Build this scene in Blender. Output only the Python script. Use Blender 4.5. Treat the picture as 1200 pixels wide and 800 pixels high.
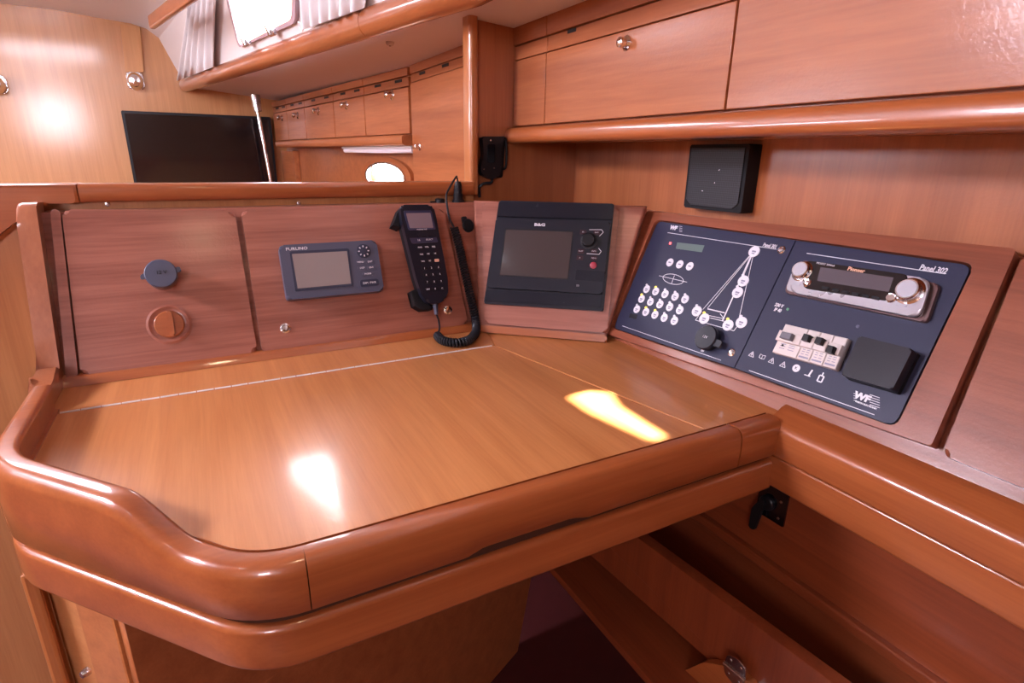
import bpy, bmesh, math
from mathutils import Vector, Matrix
from mathutils.geometry import tessellate_polygon

scene = bpy.context.scene
COL = scene.collection
for o in list(bpy.data.objects):
    bpy.data.objects.remove(o)

# ------------------------------------------------------------------ camera
FOC = 660.0
def _norm(v): return v / v.length
_yb = _norm(Vector((221-600, 178-400, FOC)))
_xa = Vector((1863-600, 205-400, FOC)); _xa = _norm(_xa - _yb*_xa.dot(_yb))
_zu = _xa.cross(_yb)
if _zu.y > 0: _zu = -_zu
EYE = Vector((0, 0, 1.07))
def ray(x, y):
    d = Vector((x-600, y-400, FOC))
    return Vector((_xa.dot(d), _yb.dot(d), _zu.dot(d)))
_r = Vector((_xa.x, _yb.x, _zu.x)); _d = Vector((_xa.y, _yb.y, _zu.y)); _f = Vector((_xa.z, _yb.z, _zu.z))
cam = bpy.data.cameras.new('camera')
cam.sensor_width = 36.0; cam.sensor_fit = 'HORIZONTAL'
cam.lens = 36.0*FOC/1200.0
cam.clip_start = 0.01
camo = bpy.data.objects.new('camera', cam); COL.objects.link(camo)
m = Matrix((_r, -_d, -_f)).transposed().to_4x4(); m.translation = EYE
camo.matrix_world = m
scene.camera = camo

# ------------------------------------------------------------------ sky, sun, daylight, exposure
world = bpy.data.worlds.new('sky'); scene.world = world; world.use_nodes = True
bg = world.node_tree.nodes['Background']
bg.inputs[0].default_value = (0.86, 0.89, 1.0, 1); bg.inputs[1].default_value = 14.0

PATCH = [(664, 466), (690, 459), (713, 461), (723, 477), (779, 513), (762, 517), (716, 496), (690, 484)]
SUN_TO = Vector((-1.0, -0.30, 0.86)).normalized()       # towards the sun
sun = bpy.data.lights.new('sun', 'SUN'); sun.energy = 70; sun.angle = 0.012; sun.color = (1, 0.96, 0.88)
suno = bpy.data.objects.new('sun', sun); COL.objects.link(suno)
suno.rotation_euler = SUN_TO.to_track_quat('Z', 'Y').to_euler()

def area(name, loc, direction, sx, sy, power, color=(1, 1, 1)):
    l = bpy.data.lights.new(name, 'AREA'); l.shape = 'RECTANGLE'; l.size = sx; l.size_y = sy
    l.energy = power; l.color = color
    o = bpy.data.objects.new(name, l); COL.objects.link(o)
    o.location = loc
    o.rotation_euler = Vector(direction).to_track_quat('-Z', 'Y').to_euler()
    return o
SKYC = (0.93, 0.87, 1.0)
area('daylight_companionway', (-1.25, -1.53, 1.42), (0, 1, -0.05), 0.48, 0.44, 12.0, SKYC)
area('daylight_saloon_hatch', (-0.66, 2.1, 1.64), (0, 0, -1), 0.5, 0.5, 11, SKYC)
area('added_chart_light', (-1.42, 0.92, 1.68), (0.55, -0.05, -1), 0.44, 0.44, 44, (0.90, 0.84, 1.0))  # added light for table and consoles, set clear of their reflections
for y_, e_ in ((2.35, 17), (0.95, 1.5)):
    area('daylight_port_window', (-2.035, y_, 1.40), (1, 0, 0.35), 0.95, 0.30, e_, SKYC)

vs = scene.view_settings
vs.view_transform = 'Standard'; vs.look = 'None'; vs.exposure = 0.8; vs.gamma = 1.0
vs.use_curve_mapping = False

# ------------------------------------------------------------------ pixel to place
def on_plane(px, p, n):
    d = ray(*px); n = Vector(n)
    return EYE + d*((Vector(p)-EYE).dot(n)/d.dot(n))
def on_z(px, z): return on_plane(px, (0, 0, z), (0, 0, 1))
def on_y(px, y): return on_plane(px, (0, y, 0), (0, 1, 0))
def on_x(px, x): return on_plane(px, (x, 0, 0), (1, 0, 0))
class Frame:
    def __init__(s, o, u, n):
        s.o = Vector(o); s.u = Vector(u).normalized(); s.n = Vector(n).normalized(); s.v = s.n.cross(s.u)
    def uv(s, px, w=0.0):
        p = on_plane(px, s.o + s.n*w, s.n) - s.o
        return Vector((p.dot(s.u), p.dot(s.v)))
    def uvs(s, pts, w=0.0): return [s.uv(p, w) for p in pts]
    def mat(s, uv=(0, 0), w=0.0):
        m = Matrix((s.u, s.v, s.n)).transposed().to_4x4()
        m.translation = s.o + s.u*uv[0] + s.v*uv[1] + s.n*w
        return m
    def world(s, u, v, w=0.0): return s.o + s.u*u + s.v*v + s.n*w
def zoom(x0, y0, k): return lambda X, Y: (x0 + X/k, y0 + Y/k)
Z5 = zoom(0, 200, 2.857); Z6 = zoom(280, 220, 3.81); Z7 = zoom(540, 220, 4.0); Z8 = zoom(710, 240, 4.0)
ZP = zoom(860, 260, 3.0765); ZB = zoom(900, 350, 5.333); ZH = zoom(440, 220, 4.0); Z3 = zoom(540, 0, 3.078)
Z2 = zoom(200, 0, 3.0)

# ------------------------------------------------------------------ materials
MATS = {}
def principled(name):
    m = bpy.data.materials.new(name); m.use_nodes = True
    return m, m.node_tree.nodes, m.node_tree.links, m.node_tree.nodes['Principled BSDF']
def plain(name, col, rough=0.5, metal=0.0, coat=0.0, emit=None, noise=0.0, bump=0.0, bscale=400):
    if name in MATS: return MATS[name]
    m, N, L, b = principled(name)
    b.inputs['Base Color'].default_value = (*col, 1); b.inputs['Roughness'].default_value = rough
    b.inputs['Metallic'].default_value = metal; b.inputs['Coat Weight'].default_value = coat
    b.inputs['Coat Roughness'].default_value = 0.08
    if emit:
        b.inputs['Emission Color'].default_value = (*emit[0], 1); b.inputs['Emission Strength'].default_value = emit[1]
    if max(col) < 0.12 and not metal: b.inputs['Specular IOR Level'].default_value = 0.28
    t = N.new('ShaderNodeTexCoord')
    n = N.new('ShaderNodeTexNoise'); n.inputs['Scale'].default_value = 30; n.inputs['Detail'].default_value = 4
    L.new(t.outputs['Object'], n.inputs['Vector'])
    mr = N.new('ShaderNodeMapRange'); mr.inputs['To Min'].default_value = max(rough-0.05, 0.0); mr.inputs['To Max'].default_value = rough+0.05
    L.new(n.outputs['Fac'], mr.inputs['Value']); L.new(mr.outputs['Result'], b.inputs['Roughness'])
    if noise:
        mx = N.new('ShaderNodeMixRGB'); mx.inputs[1].default_value = (*[c*(1-noise) for c in col], 1)
        mx.inputs[2].default_value = (*[min(1, c*(1+noise)) for c in col], 1)
        L.new(n.outputs['Fac'], mx.inputs[0]); L.new(mx.outputs[0], b.inputs['Base Color'])
    if bump:
        n2 = N.new('ShaderNodeTexNoise'); n2.inputs['Scale'].default_value = bscale
        L.new(t.outputs['Object'], n2.inputs['Vector'])
        bp = N.new('ShaderNodeBump'); bp.inputs['Strength'].default_value = bump; bp.inputs['Distance'].default_value = 0.001
        L.new(n2.outputs['Fac'], bp.inputs['Height']); L.new(bp.outputs[0], b.inputs['Normal'])
    MATS[name] = m; return m
def wood(name, dark, light, axis='X', rough=0.32, coat=0.55, cr=0.1, grain=9.0, wide=1.0, peel=0.12, spec=0.5, lo=0.33, hi=0.66):
    if name in MATS: return MATS[name]
    m, N, L, b = principled(name)
    t = N.new('ShaderNodeTexCoord')
    def stretched(k, long):
        mp = N.new('ShaderNodeMapping')
        s = {'X': (long, k, k), 'Y': (k, long, k), 'Z': (k, k, long)}[axis]
        mp.inputs['Scale'].default_value = s
        L.new(t.outputs['Object'], mp.inputs['Vector'])
        n = N.new('ShaderNodeTexNoise'); n.inputs['Scale'].default_value = 1.0
        n.inputs['Detail'].default_value = 6; n.inputs['Roughness'].default_value = 0.6; n.inputs['Distortion'].default_value = 0.3
        L.new(mp.outputs[0], n.inputs['Vector']); return n
    a = stretched(grain*5*wide, 1.6); c = stretched(grain*42, 9.0)
    mix = N.new('ShaderNodeMath'); mix.operation = 'MULTIPLY_ADD'
    mix.inputs[1].default_value = 0.32
    L.new(c.outputs['Fac'], mix.inputs[0])
    sc = N.new('ShaderNodeMath'); sc.operation = 'MULTIPLY'; sc.inputs[1].default_value = 0.68
    L.new(a.outputs['Fac'], sc.inputs[0]); L.new(sc.outputs[0], mix.inputs[2])
    rp = N.new('ShaderNodeValToRGB')
    rp.color_ramp.elements[0].position = lo; rp.color_ramp.elements[0].color = (*dark, 1)
    rp.color_ramp.elements[1].position = hi; rp.color_ramp.elements[1].color = (*light, 1)
    L.new(mix.outputs[0], rp.inputs['Fac']); L.new(rp.outputs['Color'], b.inputs['Base Color'])
    b.inputs['Roughness'].default_value = rough; b.inputs['Coat Weight'].default_value = coat
    b.inputs['Coat Roughness'].default_value = cr; b.inputs['Specular IOR Level'].default_value = spec
    n2 = N.new('ShaderNodeTexNoise'); n2.inputs['Scale'].default_value = 260; n2.inputs['Detail'].default_value = 2
    L.new(t.outputs['Object'], n2.inputs['Vector'])
    bp = N.new('ShaderNodeBump'); bp.inputs['Strength'].default_value = peel; bp.inputs['Distance'].default_value = 0.001
    L.new(n2.outputs['Fac'], bp.inputs['Height']); L.new(bp.outputs[0], b.inputs['Normal']); L.new(bp.outputs[0], b.inputs['Coat Normal'])
    MATS[name] = m; return m
TABLE = wood('table_veneer', (0.45, 0.160, 0.048), (0.64, 0.275, 0.098), 'Y', grain=7, rough=0.3, coat=0.6, cr=0.10, peel=0.06)
SOLID = wood('solid_rail', (0.275, 0.068, 0.019), (0.42, 0.122, 0.036), 'X', grain=7, rough=0.28, coat=0.8, cr=0.06, peel=0.03)
SOLIDY = wood('solid_rail_long', (0.275, 0.068, 0.019), (0.42, 0.122, 0.036), 'Y', grain=7, rough=0.28, coat=0.8, cr=0.06, peel=0.03)
SOLIDZ = wood('solid_post', (0.36, 0.115, 0.034), (0.52, 0.19, 0.06), 'Z', grain=7, rough=0.28, coat=0.8, cr=0.06, peel=0.03)
CONS = wood('console_mahogany', (0.20, 0.060, 0.038), (0.40, 0.148, 0.098), 'X', lo=0.34, hi=0.67, grain=5, rough=0.38, coat=0.5, cr=0.17, wide=1.4, peel=0.14, spec=0.35)
CONSY = wood('console_mahogany_long', (0.185, 0.048, 0.022), (0.32, 0.095, 0.046), 'X', lo=0.34, hi=0.67, grain=5, rough=0.38, coat=0.5, cr=0.17, wide=1.4, peel=0.14, spec=0.35)
CAB = wood('cabinet_veneer', (0.29, 0.082, 0.026), (0.44, 0.145, 0.050), 'Y', lo=0.36, hi=0.64, grain=4, rough=0.42, coat=0.35, cr=0.18, wide=1.2, peel=0.16, spec=0.3)
CABL = wood('cabinet_veneer_local', (0.29, 0.082, 0.026), (0.44, 0.145, 0.050), 'X', lo=0.36, hi=0.64, grain=4, rough=0.42, coat=0.35, cr=0.18, wide=1.2, peel=0.16, spec=0.3)
PANELZ = wood('panel_veneer', (0.42, 0.165, 0.058), (0.58, 0.26, 0.10), 'Z', grain=7, rough=0.36, coat=0.5, cr=0.14, peel=0.08)
WALLZ = wood('lining_veneer', (0.28, 0.078, 0.024), (0.42, 0.135, 0.046), 'Z', grain=7, rough=0.34, coat=0.5, cr=0.16, peel=0.10)
BULK = wood('bulkhead_veneer', (0.46, 0.20, 0.070), (0.60, 0.285, 0.11), 'Z', grain=8, rough=0.36, coat=0.9, cr=0.13, peel=0.05)
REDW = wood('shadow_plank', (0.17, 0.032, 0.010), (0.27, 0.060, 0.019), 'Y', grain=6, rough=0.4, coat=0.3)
WHITE = plain('white_headliner', (0.80, 0.76, 0.74), 0.35, coat=0.3)
HEAD = plain('vinyl_headliner', (0.78, 0.71, 0.69), 0.5, bump=0.15, bscale=200)
CURT = plain('white_curtain', (0.86, 0.84, 0.84), 0.85, bump=0.3, bscale=300)
NAVY = plain('navy_panel', (0.026, 0.029, 0.062), 0.42)
PRINT = plain('white_print', (0.72, 0.72, 0.78), 0.5)
BLACK = plain('black_plastic', (0.008, 0.008, 0.011), 0.38)
BLACKM = plain('matt_black', (0.005, 0.005, 0.007), 0.6)
RUBBER = plain('rubber_cord', (0.012, 0.013, 0.018), 0.45)
SLATE = plain('slate_plastic', (0.066, 0.074, 0.120), 0.36)
INDIGO = plain('indigo_black', (0.009, 0.0095, 0.018), 0.34)
CHROME = plain('chrome', (0.80, 0.80, 0.82), 0.12, metal=1.0)
STEEL = plain('stainless', (0.62, 0.62, 0.65), 0.25, metal=1.0)
SILVER = plain('silver_plastic', (0.50, 0.50, 0.55), 0.28, metal=0.6)
KEYW = plain('white_button', (0.74, 0.74, 0.82), 0.4)
CREAM = plain('breaker_grey', (0.62, 0.56, 0.54), 0.45)
SCREEN = plain('lcd_grey', (0.24, 0.20, 0.19), 0.22, coat=0.6)
SCREENB = plain('lcd_brown', (0.050, 0.038, 0.038), 0.22, coat=0.5)
GLOSSB = plain('gloss_black', (0.004, 0.004, 0.006), 0.10, coat=1.0)
GREENLCD = plain('green_lcd', (0.10, 0.15, 0.14), 0.3)
REDLED = plain('red_led', (0.9, 0.05, 0.05), 0.3, emit=((1, 0.06, 0.06), 3.0))
YELLED = plain('yellow_led', (0.85, 0.6, 0.08), 0.3, emit=((1, 0.7, 0.1), 0.8))
GREENLED = plain('green_led', (0.10, 0.30, 0.18), 0.3)
REDB = plain('red_button', (0.36, 0.035, 0.06), 0.4)
PEACH = plain('peach_key', (0.80, 0.48, 0.34), 0.4)
FLOORM = plain('maroon_sole', (0.075, 0.016, 0.016), 0.45, noise=0.15)
LAMPW = plain('lamp_glass', (0.9, 0.8, 0.6), 0.3, emit=((1.0, 0.80, 0.5), 25.0))

def glass(name):
    m, N, L, b = principled(name)
    for n in list(N):
        if n.type != 'OUTPUT_MATERIAL': N.remove(n)
    out = [n for n in N if n.type == 'OUTPUT_MATERIAL'][0]
    t = N.new('ShaderNodeBsdfTransparent'); g = N.new('ShaderNodeBsdfGlossy'); g.inputs['Roughness'].default_value = 0.03
    x = N.new('ShaderNodeMixShader'); x.inputs[0].default_value = 0.06; L.new(t.outputs[0], x.inputs[1]); L.new(g.outputs[0], x.inputs[2])
    L.new(x.outputs[0], out.inputs['Surface']); return m
GLASS = glass('window_glass')

# ------------------------------------------------------------------ mesh builders
def V3(p): return Vector(p)
def prism(pts, z0, z1, bev=0.0, seg=2, bm=None):
    """2-D outline (counter-clockwise or not) extruded from z0 to z1, front edge bevelled."""
    own = bm is None
    b = bmesh.new()
    a = sum(pts[i][0]*pts[(i+1) % len(pts)][1]-pts[(i+1) % len(pts)][0]*pts[i][1] for i in range(len(pts)))
    if a < 0: pts = pts[::-1]
    lo = [b.verts.new((p[0], p[1], z0)) for p in pts]; hi = [b.verts.new((p[0], p[1], z1)) for p in pts]
    b.faces.new(lo[::-1]); top = b.faces.new(hi)
    n = len(pts)
    for i in range(n): b.faces.new((lo[i], lo[(i+1) % n], hi[(i+1) % n], hi[i]))
    if bev > 0: bmesh.ops.bevel(b, geom=list(top.edges), offset=bev, segments=seg, affect='EDGES', profile=0.5, clamp_overlap=True)
    b.normal_update()
    for f in b.faces: f.smooth = abs(f.normal.z) > 0.999        # marks a flat face
    if own: return b
    merge(bm, b); return bm
def merge(dst, src):
    me = bpy.data.meshes.new('tmp'); src.to_mesh(me); src.free(); dst.from_mesh(me); bpy.data.meshes.remove(me)
def rounded(pts, r, seg=5):
    """round the corners of a polygon (r one radius or a list)."""
    out = []; n = len(pts); P = [Vector((p[0], p[1])) for p in pts]
    for i in range(n):
        rr = r[i] if isinstance(r, (list, tuple)) else r
        a, b, c = P[i-1], P[i], P[(i+1) % n]
        if rr <= 0: out.append(b); continue
        d1 = (a-b); d2 = (c-b); k = min(rr, d1.length*0.45, d2.length*0.45)
        s = b + d1.normalized()*k; e = b + d2.normalized()*k
        for j in range(seg+1):
            t = j/seg
            out.append(s*(1-t)**2 + b*2*t*(1-t) + e*t*t)
    return out
def rect(x0, x1, y0, y1): return [(x0, y0), (x1, y0), (x1, y1), (x0, y1)]
def rrect(x0, x1, y0, y1, r): return rounded(rect(x0, x1, y0, y1), r)
def box(x0, x1, y0, y1, z0, z1, bev=0.0, seg=2, bm=None):
    b = bmesh.new(); bmesh.ops.create_cube(b, size=1)
    for v in b.verts:
        v.co = Vector(((x0+x1)/2+v.co.x*(x1-x0), (y0+y1)/2+v.co.y*(y1-y0), (z0+z1)/2+v.co.z*(z1-z0)))
    if bev > 0: bmesh.ops.bevel(b, geom=list(b.edges), offset=bev, segments=seg, affect='EDGES', profile=0.5, clamp_overlap=True)
    b.normal_update()
    for f in b.faces: f.smooth = max(abs(c) for c in f.normal) > 0.999        # marks a flat face
    if bm is None: return b
    merge(bm, b); return bm
def lathe(prof, c=(0, 0), seg=24, bm=None, sx=1.0, sy=1.0):
    b = bmesh.new() if bm is None else bm
    rings = []
    for r, z in prof:
        if r < 1e-6: rings.append([b.verts.new((c[0], c[1], z))])
        else: rings.append([b.verts.new((c[0]+sx*r*math.cos(2*math.pi*i/seg), c[1]+sy*r*math.sin(2*math.pi*i/seg), z)) for i in range(seg)])
    for A, B in zip(rings, rings[1:]):
        for i in range(seg):
            j = (i+1) % seg
            if len(A) == 1: b.faces.new((A[0], B[i], B[j]))
            elif len(B) == 1: b.faces.new((A[i], A[j], B[0]))
            else: b.faces.new((A[i], A[j], B[j], B[i]))
    bmesh.ops.recalc_face_normals(b, faces=list(b.faces))
    return b
def smooth_path(P, n=8):
    P = [Vector(p) for p in P]; out = []
    Q = [P[0]*2-P[1]] + P + [P[-1]*2-P[-2]]
    for i in range(1, len(Q)-2):
        a, b, c, d = Q[i-1:i+3]
        for j in range(n):
            t = j/n
            out.append(0.5*((2*b)+(c-a)*t+(2*a-5*b+4*c-d)*t*t+(3*b-a-3*c+d)*t**3))
    out.append(P[-1]); return out
def frames_along(P):
    T = []
    for i in range(len(P)):
        a = P[max(i-1, 0)]; c = P[min(i+1, len(P)-1)]; T.append((c-a).normalized())
    up = Vector((0, 0, 1)) if abs(T[0].z) < 0.9 else Vector((1, 0, 0))
    N = (up - T[0]*up.dot(T[0])).normalized(); res = []
    for t in T:
        N = (N - t*N.dot(t)).normalized(); res.append((t, N, t.cross(N)))
    return res
def tube(P, r, seg=8, bm=None, cap=True, ry=None):
    b = bmesh.new() if bm is None else bm
    P = [Vector(p) for p in P]; fr = frames_along(P); rings = []
    for k, (p, (t, n, bn)) in enumerate(zip(P, fr)):
        rr = r[k] if isinstance(r, (list, tuple)) else r
        r2 = rr if ry is None else ry
        rings.append([b.verts.new(p + n*(rr*math.cos(2*math.pi*i/seg)) + bn*(r2*math.sin(2*math.pi*i/seg))) for i in range(seg)])
    for A, B in zip(rings, rings[1:]):
        for i in range(seg): b.faces.new((A[i], A[(i+1) % seg], B[(i+1) % seg], B[i]))
    if cap: b.faces.new(rings[0][::-1]); b.faces.new(rings[-1])
    bmesh.ops.recalc_face_normals(b, faces=list(b.faces))
    return b
def sweep_profile(prof, a, b, A, B, bev=0.0):
    """prof points (p,q) in the axes A,B swept from point a to point b."""
    bm = bmesh.new(); a = Vector(a); b = Vector(b); A = Vector(A); B = Vector(B)
    r0 = [bm.verts.new(a + A*p + B*q) for p, q in prof]; r1 = [bm.verts.new(b + A*p + B*q) for p, q in prof]
    n = len(prof)
    for i in range(n): bm.faces.new((r0[i], r0[(i+1) % n], r1[(i+1) % n], r1[i]))
    bm.faces.new(r0[::-1]); bm.faces.new(r1)
    bmesh.ops.recalc_face_normals(bm, faces=list(bm.faces))
    return bm
def slab(quad, n, t0, t1, bev=0.0):
    """3-D polygon extruded along n from t0 to t1."""
    bm = bmesh.new(); n = Vector(n)
    lo = [bm.verts.new(Vector(p)+n*t0) for p in quad]; hi = [bm.verts.new(Vector(p)+n*t1) for p in quad]
    bm.faces.new(lo[::-1]); top = bm.faces.new(hi); k = len(quad)
    for i in range(k): bm.faces.new((lo[i], lo[(i+1) % k], hi[(i+1) % k], hi[i]))
    bmesh.ops.recalc_face_normals(bm, faces=list(bm.faces))
    if bev > 0: bmesh.ops.bevel(bm, geom=list(bm.edges), offset=bev, segments=2, affect='EDGES', profile=0.5, clamp_overlap=True)
    bm.normal_update()
    for f in bm.faces: f.smooth = abs(f.normal.dot(n)) > 0.999        # marks a flat face
    return bm
def letters(s, size, loc=(0, 0, 0), align='CENTER', depth=0.0002, bold=0.0, shear=0.0, xs=1.0, bm=None):
    c = bpy.data.curves.new('txt', 'FONT'); c.body = s; c.size = size; c.align_x = align; c.align_y = 'CENTER'
    c.extrude = depth; c.offset = bold; c.shear = shear; c.resolution_u = 2
    o = bpy.data.objects.new('txt', c); COL.objects.link(o)
    dg = bpy.context.evaluated_depsgraph_get(); me = bpy.data.meshes.new_from_object(o.evaluated_get(dg))
    bpy.data.objects.remove(o); bpy.data.curves.remove(c)
    b = bmesh.new() if bm is None else bm
    t = bmesh.new(); t.from_mesh(me); bpy.data.meshes.remove(me)
    for v in t.verts: v.co = Vector((v.co.x*xs+loc[0], v.co.y+loc[1], v.co.z+loc[2]+depth))
    merge(b, t); return b
def stroke(bm, a, b, w, z0, z1):
    a = Vector((a[0], a[1])); b = Vector((b[0], b[1])); d = (b-a).normalized(); n = Vector((-d.y, d.x))*w/2
    prism([a+n, a-n, b-n, b+n], z0, z1, bm=bm)

def thicken(bm, t):
    """give an open sheet seen from below a second skin t higher."""
    faces = list(bm.faces); vmap = {v: bm.verts.new(v.co+Vector((0, 0, t))) for v in list(bm.verts)}
    rim = [e for e in bm.edges if len(e.link_faces) == 1]
    for f in faces: bm.faces.new([vmap[v] for v in f.verts])
    for e in rim: bm.faces.new((e.verts[0], e.verts[1], vmap[e.verts[1]], vmap[e.verts[0]]))
# ------------------------------------------------------------------ scene objects
def meta(o, label=None, cat=None, group=None, kind=None):
    if label: o['label'] = label
    if cat: o['category'] = cat
    if group: o['group'] = group
    if kind: o['kind'] = kind
    return o
def add(name, bm, mat, parent=None, world=False, angle=35, label=None):
    me = bpy.data.meshes.new(name); bm.normal_update(); flat = [f.smooth for f in bm.faces]; bm.to_mesh(me); bm.free()
    if len(me.polygons):
        me.set_sharp_from_angle(angle=math.radians(angle)); me.polygons.foreach_set('use_smooth', [not f for f in flat])
    me.materials.append(mat)
    o = bpy.data.objects.new(name, me); COL.objects.link(o)
    if parent is not None:
        o.parent = parent
        if world: o.matrix_parent_inverse = (parent['_m'] if False else ROOTS[parent.name]).inverted()
    if label: o['label'] = label
    return o
ROOTS = {}
def thing(name, matrix, label, cat, group=None):
    o = bpy.data.objects.new(name, None); COL.objects.link(o); o.empty_display_size = 0.05
    if not isinstance(matrix, Matrix): matrix = Matrix.Translation(Vector(matrix))
    o.matrix_world = matrix; ROOTS[o.name] = matrix.copy()
    return meta(o, label, cat, group)
def struct(name, bm, mat, label, cat, angle=35):
    return meta(add(name, bm, mat, angle=angle), label, cat, None, 'structure')

TZ = 0.75
tan, sin, cos, rad = math.tan, math.sin, math.cos, math.radians
YB = 1.12          # bulkhead beside the chart table
XW = 0.775         # hull lining behind the instruments
YF = 3.4           # forward bulkhead of the saloon
tl = rad(22)
FL = Frame((0, 0.957, TZ), (1, 0, 0), (0, -cos(tl), sin(tl)))
tr = rad(27)
FR = Frame((0.640, 0, TZ), (0, -1, 0), (-cos(tr), 0, sin(tr)))
_ku = Vector((0.18, -0.157, 0)).normalized(); _kh = Vector((_ku.y, -_ku.x, 0)); tk = rad(21)
FK = Frame((0.444, 0.936, TZ), _ku, _kh*cos(tk)+Vector((0, 0, 1))*sin(tk))
FB = Frame((0, YB, 0), (1, 0, 0), (0, -1, 0))
FT = Frame((0, YF, 0), (1, 0, 0), (0, -1, 0))
FW = Frame((XW, 0, 0), (0, -1, 0), (-1, 0, 0))
XC = 0.612
FC = Frame((XC, 0, 0), (0, -1, 0), (-1, 0, 0))
_sd = Vector((0.195, -1.65, 0)).normalized()
FS = Frame((0.6, 1.75, 0), _sd, Vector((_sd.y, -_sd.x, 0)))

# ================================================================== STRUCTURE
RB = Vector((0, 0.0176, -1)).normalized()
def on_rail(px): return on_plane(px, (0, 0, 1.32), RB)
RA, RZ = on_rail((213, 101)), on_rail((505, 1))
YK = 0.95                                               # aft of here the rail lies parallel to the hull
def rail_at(y):
    t = (max(y, YK)-RZ.y)/(RA.y-RZ.y); p = RZ + (RA-RZ)*t
    return Vector((p.x, y, p.z))
struct('floor', box(-2.1, 1.0, -1.6, YF+0.1, -0.05, 0.0), FLOORM, 'dark maroon cabin sole under the chart table', 'floor')
struct('wall_forward', box(-2.1, 1.0, YF, YF+0.04, 0.0, 1.95), BULK, 'honey veneer bulkhead behind the television', 'wall')
struct('wall_left', box(-2.1, -2.05, -1.6, YF, 0.0, 1.98), BULK, 'plain veneer wall on the far side of the saloon', 'wall')
# aft wall with the companionway opening
bm = box(-2.05, -1.75, -1.6, -1.55, 0, 1.98); box(-0.75, 1.0, -1.6, -1.55, 0, 1.75, bm=bm); box(-1.75, -0.75, -1.6, -1.553, 0, 1.98, bm=bm)
struct('wall_aft', bm, BULK, 'veneer wall with the companionway boards behind the cabin', 'wall')
# hull lining: nav station
struct('wall_right', box(XW, XW+0.03, -1.55, YB+0.04, 0.0, 1.42), WALLZ, 'reddish veneer hull lining behind the black speaker', 'wall')
# bulkhead between chart table and saloon
bxl = on_y((546, 120), YB+0.035).x+0.006
px0 = on_y((543, 120), YB+0.006).x; pxr = on_y((560.5, 120), YB-0.022).x
struct('wall_bulkhead', box(bxl-0.006, XW, YB, YB+0.035, 0.0, 1.40), WALLZ, 'vertical veneer bulkhead behind the handheld radio charger', 'wall')
# low partition
pxl = -0.9
PY = 1.105
struct('wall_partition', box(pxl, px0+0.012, PY, PY+0.022, 0.0, 1.0), PANELZ, 'low pale veneer partition behind the instrument console', 'wall')

# coachroof and ceiling, lofted along the rail line
sec0 = [FT.uv(p) for p in [(0, 8), (60, 15), (120, 26), (150, 31), (168, 37), (183, 48), (214, 103)]]
def roof_sec(y):
    r = rail_at(y); k = 1+0.18*(YF-max(y, 0.2))                    # the roof rises towards the companionway
    return [Vector((r.x+(p[0]-sec0[-1][0])*k, y, r.z+(p[1]-sec0[-1][1])*k)) for p in sec0]

patch = [on_z(p, TZ) for p in PATCH]
pc = sum(patch, Vector())/len(patch)
ZC = roof_sec(0.28)[0].z
def sunward(p, z=ZC): return p + SUN_TO*((z-p.z)/SUN_TO.z)
hole_c = sunward(pc)  # hole added in the unseen ceiling to let the sun patch through
CW = (-1.65, -0.72, -1.2, -0.32)                       # companionway opening
ys = [-1.6, CW[2], -0.85, CW[3], hole_c.y-0.13, hole_c.y+0.13, 0.7, YK, 1.4, 1.85, 2.35, 2.9, YF]
bm = bmesh.new(); grid = []
for y in ys:
    s = roof_sec(y); z = s[0].z
    if y < 0.6: xs = [-2.1, CW[0], hole_c.x-0.25, hole_c.x-0.13, hole_c.x+0.13]
    else: xs = [-2.1, CW[0], -1.2, -0.9, -0.72]
    grid.append([bm.verts.new((x, y, z)) for x in xs] + [bm.verts.new(p) for p in s[:-1]])
for i in range(len(ys)-1):
    for j in range(len(grid[0])-1):
        cx = (grid[i][j].co.x+grid[i][j+1].co.x)/2; cy = (ys[i]+ys[i+1])/2
        if abs(cy-hole_c.y) < 0.1 and abs(cx-hole_c.x) < 0.1: continue
        bm.faces.new((grid[i][j], grid[i][j+1], grid[i+1][j+1], grid[i+1][j]))
thicken(bm, 0.02)
bmesh.ops.recalc_face_normals(bm, faces=list(bm.faces))
struct('ceiling', bm, WHITE, 'white moulded coachroof ceiling above the saloon', 'ceiling', angle=60)

# coachroof side with window opening
_side = (RZ-RA).normalized(); _t = roof_sec(2.0)[-2]-roof_sec(2.0)[-1]
FO = Frame(roof_sec(2.0)[-1], _side, _side.cross(_t) if _side.cross(_t).x < 0 else _t.cross(_side))
vtop = _t.dot(FO.v)
def wall_v(y): return (roof_sec(y)[-2]-FO.o).dot(FO.v)
def holed(outer, hole, z0, z1):
    """plate with one hole, z0 back, z1 front."""
    b = bmesh.new(); pts = [Vector((p[0], p[1], 0)) for p in outer]; hp = [Vector((p[0], p[1], 0)) for p in hole]
    tris = tessellate_polygon([pts, hp]); allp = pts+hp
    lo = [b.verts.new((p.x, p.y, z0)) for p in allp]; hi = [b.verts.new((p.x, p.y, z1)) for p in allp]
    for t in tris:
        try: b.faces.new([hi[k] for k in t]); b.faces.new([lo[k] for k in t][::-1])
        except ValueError: pass
    for base, n in ((0, len(pts)), (len(pts), len(hp))):
        for i in range(n):
            j = (i+1) % n
            b.faces.new((lo[base+i], lo[base+j], hi[base+j], hi[base+i]))
    bmesh.ops.recalc_face_normals(b, faces=list(b.faces))
    return b
wq = FO.uvs([(252, -66), (350, -84), (347, 22), (284, 53)])
wq = [Vector((p[0], min(p[1], vtop-0.006))) for p in wq]
wo = rounded(wq, 0.030, 6)
uend0, uend1 = FO.uv((213, 100))[0]-0.1, (rail_at(YK)-FO.o).dot(FO.u)
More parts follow.
